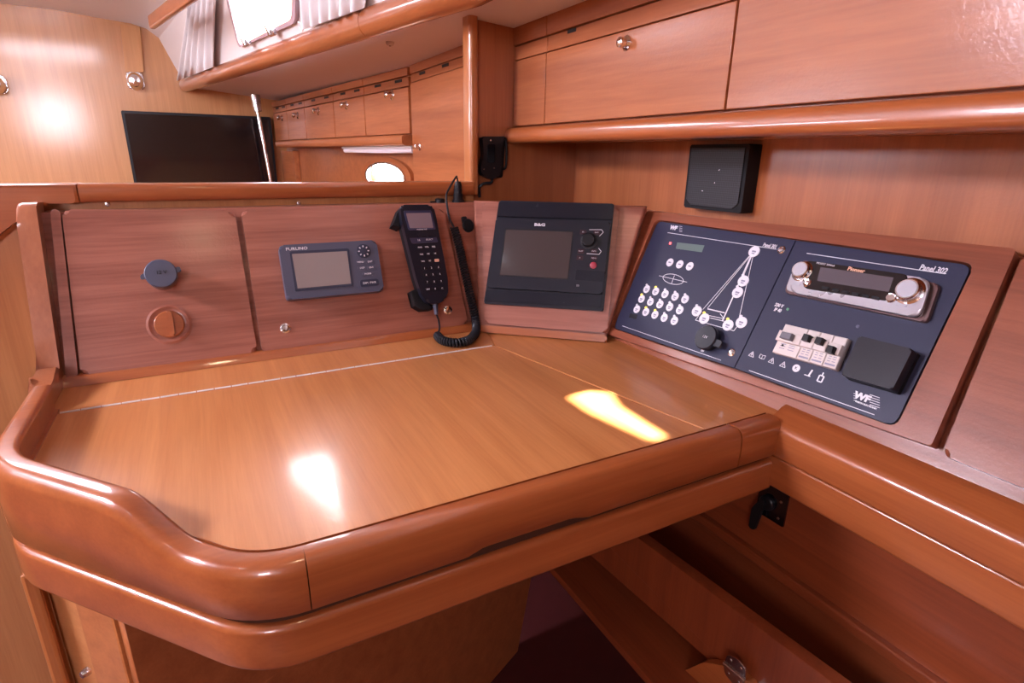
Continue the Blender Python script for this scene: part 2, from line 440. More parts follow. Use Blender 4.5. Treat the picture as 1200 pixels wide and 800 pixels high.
o = struct('wall_coachroof', holed([(uend0, -0.02), (uend1, -0.02), (uend1, wall_v(YK)), (uend0, wall_v(YF))], wo, -0.02, 0.0), WHITE, 'white coachroof side holding the curtained window', 'wall')
o.matrix_world = FO.mat()
_q = [roof_sec(YK)[-1]-Vector((0, 0, 0.02)), roof_sec(-1.6)[-1]-Vector((0, 0, 0.02)), roof_sec(-1.6)[-2], roof_sec(0.2)[-2], roof_sec(YK)[-2]]
struct('wall_coachroof', slab(_q, (1, 0, 0), 0.0, 0.02), WHITE, 'plain white coachroof side above the overhead locker', 'wall')
wc = sum((Vector(p) for p in wq), Vector((0, 0)))/4
def grow(pts, c, d):
    return [Vector((p[0], p[1])) + (Vector((p[0], p[1]))-c).normalized()*d for p in pts]
w1 = thing('window_1', FO.mat(), 'bright coachroof window with rounded frame and two catches above the wooden rail', 'window'); w1['kind'] = 'structure'
add('window_frame', holed(grow(wo, wc, 0.016), grow(wo, wc, -0.004), -0.001, 0.012), plain('window_frame_pink', (0.46, 0.33, 0.36), 0.35), w1)
add('pane', prism(grow(wo, wc, 0.002), -0.016, -0.012), GLASS, w1)
for p in ((296, 48), (326, 36)):
    q = FO.uv(p); bm = box(q[0]-0.018, q[0]+0.018, q[1]-0.009, q[1]+0.010, 0.012, 0.024, 0.003); box(q[0]-0.005, q[0]+0.005, q[1]-0.006, q[1]+0.026, 0.022, 0.032, 0.002, bm=bm)
    add('window_catch', bm, STEEL, w1)

# side deck underside (headliner)
bm = bmesh.new(); rows = []
for y in (-1.6, 0.0, 0.6, YK, 1.1, 1.6, 2.4, YF):
    r = rail_at(y); zl = r.z-0.012
    xo = 0.85
    pts = [(r.x-0.01, zl), (r.x+0.10, zl-0.004), (0.60, 1.318), (xo, 1.300)]
    if r.x+0.10 > 0.58: pts[1] = (r.x+0.03, zl-0.004)
    rows.append([bm.verts.new((x, y, z)) for x, z in pts])
for A, B in zip(rows, rows[1:]):
    for j in range(3): bm.faces.new((A[j], A[j+1], B[j+1], B[j]))
thicken(bm, 0.015)
bmesh.ops.recalc_face_normals(bm, faces=list(bm.faces))
struct('ceiling', bm, HEAD, 'pinkish white headliner under the side deck above the lockers', 'ceiling', angle=60)

# saloon hull lining with porthole
hl = [(FS.uv((322, 190))[0]-0.25, 0.0), (0.60, 0.0), (0.60, 1.33), (FS.uv((322, 190))[0]-0.25, 1.33)]
phc = FS.uv((455, 207), -0.06)
port = [(phc[0]+0.172*cos(2*math.pi*i/28), phc[1]+0.049*sin(2*math.pi*i/28)) for i in range(28)]
o = struct('wall_saloon', holed(hl, port, -0.08, -0.06), WALLZ, 'veneer hull lining around the oval porthole', 'wall'); o.matrix_world = FS.mat()
w2 = thing('window_2', FS.mat(phc), 'oval porthole with wooden rim below the saloon lockers', 'window'); w2['kind'] = 'structure'
def ell(a, b, n=28): return [(a*cos(2*math.pi*i/n), b*sin(2*math.pi*i/n)) for i in range(n)]
add('window_frame', holed(ell(0.215, 0.068), ell(0.168, 0.046), -0.062, -0.046), SOLID, w2)
add('inner_ring', holed(ell(0.178, 0.051), ell(0.166, 0.045), -0.060, -0.042), STEEL, w2)
add('pane', prism(ell(0.174, 0.050), -0.076, -0.072), GLASS, w2)

# trims: the rounded cap rail of the partition, the post, the coachroof rail
def bull(w, h, n=10):                                    # rounded-top profile, p across, q up
    return [(-w/2, 0), (w/2, 0)] + [(w/2*cos(math.pi*i/n), h-w*0.30+ w*0.30*sin(math.pi*i/n)) for i in range(0, n+1)]
def ovals(a, b, n=16): return [(a*cos(2*math.pi*i/n), b*sin(2*math.pi*i/n)) for i in range(n)]
RT = 1.0215; RXJ = on_y((90, 213), PY-0.012).x
ry = PY+0.012
prof = rounded([(-0.030, -0.028), (0.026, -0.028), (0.026, 0), (-0.030, 0)], 0.010, 4)
rail = thing('trim_1', (RXJ, ry, 0.99), 'rounded wooden cap rail along the top of the low partition', 'trim'); rail['kind'] = 'structure'
add('cap_rail', sweep_profile(prof, (RXJ, ry, RT), (px0+0.004, ry, RT), (0, 1, 0), (0, 0, 1)), SOLID, rail, True)
# left end piece with a curved lower edge
bm = bmesh.new()
lowc = [on_y(p, PY-0.010) for p in [(89, 231), (70, 233), (50, 240), (28, 254), (0, 275), (-50, 322), (-80, 380)]]
lowc = smooth_path(lowc, 5)
outl = [(RXJ-0.0006, RT), (RXJ-0.0006, RT-0.028)] + [(p.x, min(p.z, RT-0.028)) for p in lowc[1:]] + [(pxl, lowc[-1].z), (pxl, RT)]
bm = prism(outl, -ry-0.018, -ry+0.030, 0.005, 2)
for v in bm.verts: v.co = Vector((v.co.x, -v.co.z, v.co.y))
bmesh.ops.recalc_face_normals(bm, faces=list(bm.faces))
add('corner_piece', bm, SOLID, rail, True)
for p in ((126, 239), (350, 238)):
    q = on_y(p, PY); bm = lathe([(0, 0.0), (0.004, 0.0), (0.0035, 0.002), (0, 0.003)], seg=12)
    for v in bm.verts: v.co = Vector((q.x+v.co.x, PY-v.co.z, q.z+v.co.y))
    add('screw', bm, STEEL, rail, True)
post = thing('trim_2', (px0+0.012, YB, 0.99), 'rounded vertical wooden post at the end of the bulkhead', 'trim'); post['kind'] = 'structure'
pw = pxr-px0
pp = rounded([(0, -0.026), (pw, -0.026), (pw, 0.012), (0, 0.012)], 0.009, 6)
add('post', sweep_profile(pp, (px0, YB, RT-0.026), (px0, YB, 1.333), (1, 0, 0), (0, 1, 0)), SOLIDZ, post, True)
crail = thing('trim_3', rail_at(2.0), 'long varnished wooden rail along the foot of the coachroof side', 'trim'); crail['kind'] = 'structure'
rj = on_rail((430, 25)).y
pr = [(a-0.004, b-0.003) for a, b in ovals(0.024, 0.029, 20)]
for a, b in ((YF-0.01, rj+0.001), (rj-0.001, YK), (YK, -1.5)):
    add('rail_length', sweep_profile(pr, rail_at(a), rail_at(b), (0.98, 0.2, 0), (0, 0, 1)), SOLIDY, crail, True)
# batten on the forward bulkhead and the ceiling grab rail
q = FT.uvs([(141, 31), (165, 35), (169, 85), (147, 85)])
tb = thing('trim_4', FT.mat(), 'narrow vertical wooden batten above the chrome reading lamp', 'trim'); tb['kind'] = 'structure'
add('batten', prism([q[0]+Vector((0, 0.01)), q[1]+Vector((0, 0.01)), q[2]+Vector((0, 0.0)), q[3]], 0, 0.014, 0.002), wood('batten_veneer', (0.48, 0.20, 0.06), (0.60, 0.28, 0.09), 'Y', grain=8, cr=0.16), tb)

# ================================================================== CHART TABLE
def mk_world(name, pts2, z0, z1, mat, parent, bev=0.0):
    return add(name, prism([Vector((p[0], p[1])) for p in pts2], z0, z1, bev), mat, parent, True)
tbl = thing('chart_table', (0.1, 0.75, 0.645), 'varnished wooden chart table with a raised fiddle rail and chamfered front corner', 'table')
SL, SR = on_z((75, 483), TZ), on_z((580, 405), TZ); SF = on_z((815, 497), TZ)
IX = -0.192; FY = 0.440
cD1 = Vector((IX, 0.668)); cD2 = Vector((0.004, 0.440))
ys_ = SL.y
mk_world('lid', [(IX-0.006, ys_-0.0025), (SR.x-0.001, ys_-0.0025), (SF.x+0.0005, FY-0.010), (cD2.x-0.002, FY-0.010), (cD1.x-0.006, cD1.y-0.004)], TZ-0.02, TZ, TABLE, tbl, 0.0003)
mk_world('back_leaf', [(IX-0.012, ys_+0.0025), (SR.x+0.0005, ys_+0.0025), (0.47, 0.972), (IX-0.012, 0.972)], TZ-0.02, TZ, TABLE, tbl, 0.0003)
mk_world('side_leaf', [(SR.x+0.002, ys_), (SF.x+0.0032, FY-0.010), (0.64, FY-0.010), (0.66, FY), (0.66, 0.80), (0.50, 0.97), (0.472, 0.972)], TZ-0.02, TZ, TABLE, tbl, 0.0003)
bm = bmesh.new(); nseg = 28
for i in range(nseg):
    a = IX+0.002 + (SR.x-IX-0.006)*i/nseg; b_ = IX+0.002 + (SR.x-IX-0.006)*(i+1)/nseg-0.0012
    box(a, b_, ys_-0.0018, ys_+0.0018, TZ-0.004, TZ+0.0008, bm=bm)
add('piano_hinge', bm, plain('hinge_glint', (0.75, 0.72, 0.72), 0.3), tbl, True)  # bright reflection of the steel put into a pale colour

def offset_path(P, d):
    out = []
    for i, p in enumerate(P):
        a = P[max(i-1, 0)]; c = P[min(i+1, len(P)-1)]
        t = (c-a).normalized(); out.append(p + Vector((t.y, -t.x))*(-d))
    return out
def fillet(P, R, seg=8):
    out = [P[0]]
    for i in range(1, len(P)-1):
        a, b, c = P[i-1], P[i], P[i+1]; d1 = (a-b).normalized(); d2 = (c-b).normalized()
        for j in range(seg+1):
            t = j/seg; out.append((b+d1*R)*(1-t)**2 + b*2*t*(1-t) + (b+d2*R)*t*t)
    out.append(P[-1]); return out
def dense(P, step=0.008):
    out = []
    for a, b in zip(P, P[1:]):
        n = max(1, int((b-a).length/step))
        for i in range(n): out.append(a + (b-a)*(i/n))
    out.append(P[-1]); return out
W = 0.026
mid = [Vector((IX, 0.862)), cD1.copy(), cD2.copy(), Vector((0.6265, FY-0.004))]
mid = dense(fillet(mid, 0.036))
def loft_rail(P, secf, closed_ends=True):
    """P 2-D path (inner edge), secf(s, point) -> list of (outward, z)."""
    b = bmesh.new(); rings = []
    for i, p in enumerate(P):
        a = P[max(i-1, 0)]; c = P[min(i+1, len(P)-1)]; t = (c-a).normalized(); n = Vector((t.y, -t.x))
        rings.append([b.verts.new((p.x+n.x*w, p.y+n.y*w, z)) for w, z in secf(i, p)])
    k = len(rings[0])
    for A, B in zip(rings, rings[1:]):
        for j in range(k): b.faces.new((A[j], A[(j+1) % k], B[(j+1) % k], B[j]))
    b.faces.new(rings[0][::-1]); b.faces.new(rings[-1])
    bmesh.ops.recalc_face_normals(b, faces=list(b.faces)); return b
# outward is to the right of travel (left side -> diagonal -> front), check sign
_t = (mid[1]-mid[0]).normalized(); OUT = 1.0 if Vector((_t.y, -_t.x)).x < 0 else -1.0
sw0 = Vector((-0.085, 0.547)); sw1 = Vector((-0.030, 0.482))
dd = (cD2-cD1).normalized()
s_sw0 = (sw0-cD1).dot(dd); s_sw1 = (sw1-cD1).dot(dd)
def top_z(p):
    if p.y > cD1.y+0.02 : return 0.787
    s = (p-cD1).dot(dd)
    t = min(1, max(0, (s-s_sw0)/(s_sw1-s_sw0))); t = t*t*(3-2*t)
    return 0.787*(1-t) + 0.754*t
def rail_sec(i, p):
    H = top_z(p); r = 0.011; B = 0.700; o = OUT
    raised = (H-0.754)/0.033
    inner = 0.0 if raised < 0.02 else 0.0
    s = [(0.0, B), (0.0, 0.752), (0.004*raised, 0.7525), (0.004*raised, 0.757+0.012*raised) if raised > 0.3 else (0.001, 0.753), (0.0, H-0.004)]
    s[3] = (0.004*raised, max(0.753, H-0.016))
    s[4] = (0.001, max(0.7535, H-0.006))
    for k in range(0, 7):
        a = math.pi/2*k/6
        s.append((0.006+ (W-0.006-r) *0 + 0.006*0 - 0.005*cos(a), H-0.005+0.005*sin(a)))
    for k in range(0, 7):
        a = math.pi/2*k/6
        s.append((W-r*1.0+r*sin(a), H-r*1.3+r*1.3*cos(a)))
    s += [(W+0.001, (H+B)/2), (W, B+0.004), (W-0.004, B)]
    return [(w*o, z) for w, z in s]
# split points: corner joint on the front and the split near the end
xj1 = on_z((352, 640), TZ).x; xj2 = on_z((848, 500), TZ).x
iA = next(i for i, p in enumerate(mid) if p.x > xj1 and p.y < 0.46); iB = next(i for i, p in enumerate(mid) if p.x > xj2)
add('fiddle_rail', loft_rail(mid[:iA+1], rail_sec), SOLID, tbl, True, angle=50)
front = mid[iA:iB+1]; front[0] = front[0]-Vector((0.0004, 0)); front[-1] = front[-1]-Vector((0.0015, 0))
# finger recess under the front rail
def rail_sec_f(i, p):
    s = rail_sec(i, p); f = max(0, 1-abs(p.x-0.255)/0.075); f = min(1, f*3); f = f*f*(3-2*f)
    n = len(s); s[n-1] = (s[n-1][0]-0.004*f*OUT, s[n-1][1]+0.002*f); s[n-2] = (s[n-2][0]-0.002*f*OUT, s[n-2][1]+0.004*f)
    return s
add('front_rail', loft_rail(front, rail_sec_f), SOLID, tbl, True, angle=50)
end = mid[iB:]; end = [end[0]+Vector((0.001, 0))]+end[1:]
add('rail_end_block', loft_rail(end, rail_sec), SOLID, tbl, True, angle=50)
# apron below
def apron_sec(i, p):
    o = OUT; w = W-0.001; r = 0.007; T, B = 0.693, 0.646
    s = [(-0.03, T), (w-r, T)]
    for k in range(1, 5):
        a = math.pi/2*k/4; s.append((w-r+r*sin(a), T-r+r*cos(a)))
    for k in range(0, 5):
        a = math.pi/2*k/4; s.append((w-r+r*cos(a), B+r-r*sin(a)))
    s += [(-0.03, B)]
    return [(q*o, z) for q, z in s]
def groove_sec(i, p): return [(q*OUT, z) for q, z in [(-0.03, 0.7005), (W-0.009, 0.7005), (W-0.009, 0.6925), (-0.03, 0.6925)]]
ap = dense(fillet([Vector((IX, 0.90)), cD1.copy(), cD2.copy(), Vector((0.6295, FY-0.002))], 0.032))
iC = next(i for i, p in enumerate(ap) if p.x > xj1+0.004 and p.y < 0.46)
add('apron', loft_rail(ap[:iC+1], apron_sec), SOLID, tbl, True, angle=50)
fr = ap[iC:]; fr = [fr[0]-Vector((0.0004, 0))]+fr[1:]
add('front_apron', loft_rail(fr, apron_sec), SOLID, tbl, True, angle=50)
add('gap_shade_strip', loft_rail(ap, groove_sec), plain('dark_gap', (0.06, 0.02, 0.01), 0.7), tbl, True)  # dark strip in the groove, shade of the gap put into its colour
# pedestal: leg, side panel, post and angled knee panel
pd = Vector((0.9, 0.436, 0)).normalized(); P0 = on_z((607, 763), 0.0)
FP = Frame(P0, pd, (pd.y, -pd.x, 0))
kp = [FP.uv((607, 763)), FP.uv((626, 660)), FP.uv((628, 640))]
leftu = FP.uv((158, 780))[0]
ztop = 0.644
bm = prism([(leftu, 0.0), (kp[0][0], 0.0), (kp[1][0], kp[1][1]), (kp[1][0]+0.012, 0.44), (leftu, 0.44)], -0.018, 0.0, 0.002)
bm2 = bmesh.new(); me = bm
o = add('knee_panel', bm, WALLZ, None)
o.parent = tbl; o.matrix_parent_inverse = ROOTS[tbl.name].inverted(); o.matrix_basis = FP.mat()
bm = prism([(leftu, 0.44), (kp[1][0]+0.012, 0.44), (kp[1][0]+0.012, 0.646), (leftu, 0.646)], -0.018, 0.0)
o = add('upper_knee_panel', bm, WALLZ, None); o.parent = tbl; o.matrix_parent_inverse = ROOTS[tbl.name].inverted(); o.matrix_basis = FP.mat()
dg_n = Vector((dd.y, -dd.x))*OUT; dg_n = Vector((dg_n.x, dg_n.y, 0))
FD = Frame(Vector((cD1.x, cD1.y, 0)) + dg_n*0.004, (dd.x, dd.y, 0), dg_n)
def under(name, a, b, w0, w1, mat, bev):
    o = add(name, prism(rect(a, b, 0.0, 0.648), w0, w1, bev), mat, None); o.parent = tbl
    o.matrix_parent_inverse = ROOTS[tbl.name].inverted(); o.matrix_basis = FD.mat(); return o
ua, ub, uc = FD.uv((24, 720))[0], FD.uv((101, 740))[0], FD.uv((143, 746))[0]
under('side_panel', -0.012, ub, -0.020, -0.004, PANELZ, 0.001)
under('corner_post', ub+0.0005, uc, -0.022, 0.004, SOLIDZ, 0.003)
add('table_leg', box(-0.214, -0.200, 0.660, 0.690, 0.0, 0.650, 0.004), SOLIDZ, tbl, True)
q = FD.uv((104, 785)); bm = lathe([(0, 0), (0.005, 0), (0.005, 0.003), (0.0035, 0.008), (0, 0.009)], q, 14)
o = add('screw_knob', bm, STEEL, None); o.parent = tbl; o.matrix_parent_inverse = ROOTS[tbl.name].inverted(); o.matrix_basis = FD.mat()

# unseen board added over a ceiling hole, cut to shape the sun patch
hp = [sunward(p, ZC+0.030) for p in patch]
sk = thing('sun_patch_mask', (hole_c.x, hole_c.y, ZC), 'added unseen roof board cut to shape the sun patch on the chart table', 'hatch')
hx0, hx1, hy0, hy1 = hole_c.x-0.30, hole_c.x+0.30, hole_c.y-0.30, hole_c.y+0.30
bm = holed([(hx0, hy0), (hx1, hy0), (hx1, hy1), (hx0, hy1)], [(p.x, p.y) for p in hp], ZC+0.030, ZC+0.036)
add('cutout_board', bm, CURT, sk, True)

# ================================================================== INSTRUMENT CONSOLES
def face_quad(F, pts, w=0.0): return F.uvs(pts, w)
def holder(name, F, label, cat, uv=(0, 0), w=0.0, group=None):
    return thing(name, F.mat(uv, w), label, cat, group)
def sub(pts, c): return [Vector((p[0]-c[0], p[1]-c[1])) for p in pts]

# ---- left console
cl = thing('instrument_console', (0.15, 1.0, TZ), 'mahogany instrument console along the back of the chart table with two lift-out panels', 'console')
VT = FL.uv((300, 242))[1]                                # slope height of the face
xl = FL.uv((62, 300))[0]-0.004; xr = 0.452
topv = VT
# carcass: sloped body (profile in y,z swept along x)
A = FL.world(0, 0.0, -0.012); Bq = FL.world(0, topv, -0.012)
prof = [(A.y-0.004, TZ), (A.y-0.004, TZ+0.010), (Bq.y-0.004, Bq.z-0.003), (Bq.y, Bq.z+0.002), (PY-0.001, Bq.z+0.002), (PY-0.001, TZ)]
add('carcass', sweep_profile(prof, (xl-0.005, 0, 0), (0.505, 0, 0), (0, 1, 0), (0, 0, 1)), CONS, cl, True)
# base moulding
b0 = FL.world(0, 0.012, 0.006)
prof = rounded([(0.945, TZ+0.0005), (0.975, TZ+0.0005), (0.985, TZ+0.014), (0.952, TZ+0.013)], [0, 0, 0, 0.006], 4)
add('base_moulding', sweep_profile(prof, (xl-0.006, 0, 0), (0.446, 0, 0), (0, 1, 0), (0, 0, 1)), SOLID, cl, True)
# cheek at the left end
cheek_px = [(38, 262), (48, 300), (56, 360), (62, 420), (66, 446)]
xch = FL.uv((40, 300))[0]
top = FL.world(0, topv, 0.0); 
pf = []
for t in [i/10 for i in range(11)]:
    p = FL.world(0, topv*(1-t)+0.022*t, 0.014); pf.append((p.y, p.z+0.002))
pf += [(0.935, TZ+0.036), (0.905, TZ+0.028), (0.880, TZ+0.026), (0.864, TZ+0.016), (0.860, TZ+0.001)]
pf = [(ry-0.0305, TZ+0.001), (ry-0.0305, pf[0][1]+0.004), (pf[0][0]+0.014, pf[0][1]+0.006)] + pf
bm = prism([Vector(p) for p in pf], 0.0, 0.024, 0.007, 3)
for v in bm.verts: v.co = Vector((xl-0.004-v.co.z, v.co.x, v.co.y))
bmesh.ops.recalc_face_normals(bm, faces=list(bm.faces))
add('cheek', bm, wood('cheek_mahogany', (0.25, 0.075, 0.032), (0.40, 0.14, 0.06), 'Z', grain=6, rough=0.28, coat=0.8, cr=0.06, peel=0.03), cl, True, angle=50)
def lift_panel(name, F, px, parent, mat, w0=-0.011, w1=0.006, rr=0.010, bev=0.006):
    q = F.uvs(px, w1)
    o = add(name, prism(rounded(q, rr), w0, w1, bev, 3), mat, None); o.parent = parent
    o.matrix_parent_inverse = ROOTS[parent.name].inverted(); o.matrix_basis = F.mat(); return o
p1 = lift_panel('access_panel', FL, [Z5(205, 128), Z5(785, 135), Z5(862, 608), Z5(272, 688)], cl, CONS)
p2 = lift_panel('access_panel', FL, [Z6(8, 98), Z6(915, 92), Z6(1025, 612), Z6(105, 740)], cl, CONS)
lift_panel('stile', FL, [Z5(168, 128), Z5(200, 130), Z5(262, 690), Z5(222, 700)], cl, CONS, rr=0.004, bev=0.004)
lift_panel('end_stile', FL, [Z6(928, 92), Z6(1050, 75), Z6(1078, 600), Z6(1036, 612)], cl, CONS, w1=-0.004, rr=0.004, bev=0.004)
def on_part(name, bm, mat, part_, F):
    """sub-part built in the frame of F under a part already placed in that frame"""
    o = add(name, bm, mat, None); o.parent = part_; return o
# wooden turn latch
c = FL.uv(Z5(567, 514), 0.006); r = 0.0235
on_part('latch_ring', lathe([(0.0305, 0.002), (0.0305, 0.0072), (0.027, 0.0086), (r, 0.0066), (r-0.001, 0.0062), (0, 0.0062)], c, 32), CONS, p1, FL)
lt = on_part('turn_latch', lathe([(0.0205, 0.0060), (0.0205, 0.0085), (0.019, 0.0100), (0, 0.0102)], c, 32), SOLID, p1, FL)
on_part('latch_grip', prism(rrect(c[0]-0.001, c[0]+0.006, c[1]-0.0195, c[1]+0.0195, 0.003), 0.0090, 0.016, 0.002), SOLID, p1, FL)
for pt in (Z6(207, 627), Z6(932, 546)):
    c = FL.uv(pt, 0.006)
    on_part('screw_cup', lathe([(0, 0.0060), (0.0085, 0.0060), (0.0085, 0.0070), (0.0055, 0.0082), (0.005, 0.007), (0.0045, 0.0092), (0, 0.0098)], c, 20), CHROME, p2, FL)
# ---- 12 V socket with slate cap
c = FL.uv(Z5(538, 343), 0.034)
sk_ = holder('power_socket', FL, 'round power socket with a slate blue cap above the wooden turn latch', 'socket', c, 0.006)
add('socket_body', lathe([(0.0205, 0.0), (0.0195, 0.002), (0.0195, 0.021), (0.018, 0.022), (0, 0.022)], seg=28), plain('socket_brass', (0.34, 0.26, 0.23), 0.3, metal=0.7), sk_)
bm = lathe([(0.0, 0.0215), (0.0205, 0.0215), (0.0215, 0.023), (0.0215, 0.0265), (0.020, 0.028), (0, 0.0285)], seg=32)
prism(rounded([(-0.027, -0.007), (0.027, 0.001), (0.026, 0.009), (-0.026, 0.001)], 0.003), 0.0222, 0.0262, 0.001, bm=bm)
cap = add('cap', bm, SLATE, sk_)
add('lettering', letters('12 V', 0.0075, (0.001, 0.001, 0.0285)), BLACK, cap)

# ---- radar / GPS display (slate bezel)
W1 = 0.020
q = FL.uvs([Z6(172, 262), Z6(600, 240), Z6(650, 462), Z6(215, 505)], W1*0.8)
c = sum(q, Vector((0, 0)))/4
gp = holder('navigation_display', FL, 'slate blue navigation display with a small grey screen and keypad', 'display', c, 0.006)
hw, hh = 0.5*((q[1]-q[0]).length+(q[2]-q[3]).length)/2, 0.5*((q[3]-q[0]).length+(q[2]-q[1]).length)/2
add('housing', prism(rrect(-hw, hw, -hh, hh, 0.008), 0.0, W1, 0.004, 3), SLATE, gp)
def LQ(pts, F, cc, w, base): return sub(F.uvs(pts, w+base), cc)
sq = LQ([Z6(236, 296), Z6(482, 283), Z6(500, 428), Z6(262, 450)], FL, c, W1, 0.006)
bezel = LQ([Z6(225, 285), Z6(490, 270), Z6(510, 438), Z6(252, 464)], FL, c, W1, 0.006)
bz = add('screen_frame', prism(rounded(bezel, 0.003), W1-0.001, W1+0.001, 0.0006), plain('slate_dark', (0.035, 0.04, 0.07), 0.35), gp)
add('screen', prism(rounded(sq, 0.001), W1, W1+0.0013), SCREEN, gp)
def key(parent, F, cc, base, pts, w, h, mat, bev=0.0006, rr=0.35, txt=None, ts=0.4):
    k = LQ([pts], F, cc, w, base)[0]
    return k
def pill(parent, k, hw_, hh_, z0, z1, mat, txt=None, ts=0.0, rot=0.0):
    o = add('key', prism(rrect(k[0]-hw_, k[0]+hw_, k[1]-hh_, k[1]+hh_, min(hw_, hh_)*0.7), z0, z1, (z1-z0)*0.3), mat, parent)
    if txt: add('lettering', letters(txt, ts, (k[0], k[1], z1)), PRINT, o)
    return o
for pt, t in ((Z6(543, 332), 'MENU'), (Z6(585, 330), 'EXIT'), (Z6(550, 358), 'DISP'), (Z6(591, 356), 'ENT'), (Z6(575, 384), 'MODE')):
    k = LQ([pt], FL, c, W1, 0.006)[0]; pill(gp, k, 0.0072 if t != 'MODE' else 0.009, 0.0036, W1-0.0005, W1+0.001, SLATE, t, 0.0042)
k = LQ([Z6(583, 424)], FL, c, W1, 0.006)[0]
pill(gp, k, 0.0165, 0.0062, W1-0.0005, W1+0.001, plain('slate_dark', (0.03, 0.03, 0.05), 0.35), 'DIM  PWR', 0.0052)
k = LQ([Z6(556, 283)], FL, c, W1, 0.006)[0]
dp = add('direction_pad', lathe([(0.0125, W1-0.001), (0.0125, W1+0.0012), (0.0115, W1+0.0018), (0, W1+0.0014)], k, 28), plain('slate_dark', (0.03, 0.03, 0.05), 0.35), gp)
bm = bmesh.new()
for i in range(8):
    a = i*math.pi/4; stroke(bm, (k[0]+0.0068*cos(a), k[1]+0.0068*sin(a)), (k[0]+0.0098*cos(a), k[1]+0.0098*sin(a)), 0.0018, W1+0.0016, W1+0.0021)
add('arrow_marks', bm, PRINT, dp)
k = LQ([Z6(258, 272)], FL, c, W1, 0.006)[0]
add('lettering', letters('FURUNO', 0.0068, (k[0], k[1], W1), bold=0.00012, xs=1.25), PRINT, gp)

# ---- handheld radio telephone in its cradle
WH = 0.034
hq = [ZH(*p) for p in [(112, 95), (122, 84), (250, 83), (268, 95), (282, 150), (292, 210), (318, 340), (334, 430), (336, 490), (322, 525), (296, 543), (260, 546), (235, 535), (212, 505), (185, 420), (160, 320), (138, 230), (120, 160)]]
q = FL.uvs(hq, WH+0.006); c = sum(q, Vector((0, 0)))/len(q)
cr = holder('radio_cradle', FL, 'black plastic cradle fixed behind the radio handset', 'cradle', c, 0.006)
cq = LQ([ZH(*p) for p in [(118, 130), (250, 130), (325, 500), (200, 510)]], FL, c, 0.0, 0.006)
add('back_plate', prism(rounded(cq, 0.01), 0.0, 0.008, 0.002), BLACKM, cr)
HO = [(p-c)*0.97 for p in q]
hq1 = LQ([ZH(*p) for p in [(76, 178), (104, 104), (128, 92), (150, 170), (110, 192)]], FL, c, 0.018, 0.006)
add('horn', prism([hq1[0], hq1[1], HO[1], HO[0], HO[17], hq1[4]], 0.0, 0.026, 0.002), BLACKM, cr)
hq2 = LQ([ZH(*p) for p in [(160, 488), (190, 470), (300, 470), (300, 540), (262, 572), (215, 577), (178, 556)]], FL, c, 0.016, 0.006)
bm = prism(rounded(hq2, 0.006), 0.0, 0.0088, 0.001)
prism([hq2[0], hq2[6], hq2[5], hq2[4], HO[11], HO[12], HO[13], HO[13].lerp(HO[14], 0.4)], 0.0, 0.024, 0.002, bm=bm)
add('lower_cup', bm, BLACKM, cr)
vh = holder('radio_handset', FL, 'navy black radio handset with a small screen and rows of white keys', 'handset', c, 0.006)
out = [p-c for p in q]
bm = prism(rounded(out, 0.004, 3), 0.026, WH+0.006, 0.004, 3)
add('body', bm, INDIGO, vh)
# thicker back shell
bm = prism(rounded([p*0.97 for p in out], 0.004, 3), 0.0085, 0.0262, 0.001)
add('back_shell', bm, BLACKM, vh)
ZT = WH+0.006
def HQ(pts, w=ZT): return LQ([ZH(*p) for p in pts], FL, c, w, 0.006)
add('screen_bezel', prism(rounded(HQ([(130, 108), (262, 106), (282, 196), (155, 200)]), 0.003), ZT-0.001, ZT+0.0012, 0.0006), plain('bezel_violet', (0.03, 0.032, 0.075), 0.3), vh)
add('screen', prism(rounded(HQ([(142, 120), (256, 118), (270, 188), (160, 190)]), 0.001), ZT, ZT+0.0016), plain('lcd_violet', (0.20, 0.16, 0.19), 0.2, coat=0.6), vh)
add('soft_key_bar', prism(rounded(HQ([(160, 236), (286, 232), (292, 255), (172, 262)]), 0.002), ZT-0.001, ZT+0.0012, 0.0004), plain('key_violet', (0.035, 0.034, 0.07), 0.35), vh)
add('rocker_key', prism(rounded(HQ([(198, 216), (246, 214), (250, 228), (203, 231)]), 0.0015), ZT-0.001, ZT+0.0016, 0.0004), INDIGO, vh)
for p, t, sz in (((217, 196), 'MARINE VHF', 0.0034), ((202, 246), '16', 0.0055), ((252, 243), 'SELECT', 0.0042)):
    k = HQ([p])[0]; add('lettering', letters(t, sz, (k[0], k[1], ZT+0.0010)), PRINT, vh)
rows = [(208, 280, 272, 276), (215, 312, 279, 308), (222, 345, 287, 340), (229, 378, 294, 373), (237, 409, 301, 404), (242, 442, 307, 438), (246, 476, 312, 471)]
lab = [('PWR', 'VOL', 'SQL'), ('CLR', 'OK', 'HI'), ('WX', 'SC', None), ('1', '2', '3'), ('4', '5', '6'), ('7', '8', '9'), ('DW', '0', 'IC')]
for (x0, y0, x1, y1), tx in zip(rows, lab):
    for j in range(3):
        k = HQ([(x0+(x1-x0)*j/2, y0+(y1-y0)*j/2)])[0]
        o = add('key', prism(rrect(k[0]-0.0042, k[0]+0.0042, k[1]-0.0026, k[1]+0.0026, 0.0012), ZT-0.0005, ZT+0.0012, 0.0004), PEACH if tx[j] is None else BLACK, vh)
        if tx[j]: add('lettering', letters(tx[j], 0.0046 if len(tx[j]) == 1 else 0.0036, (k[0], k[1], ZT+0.0011), bold=0.0001), PRINT, o)
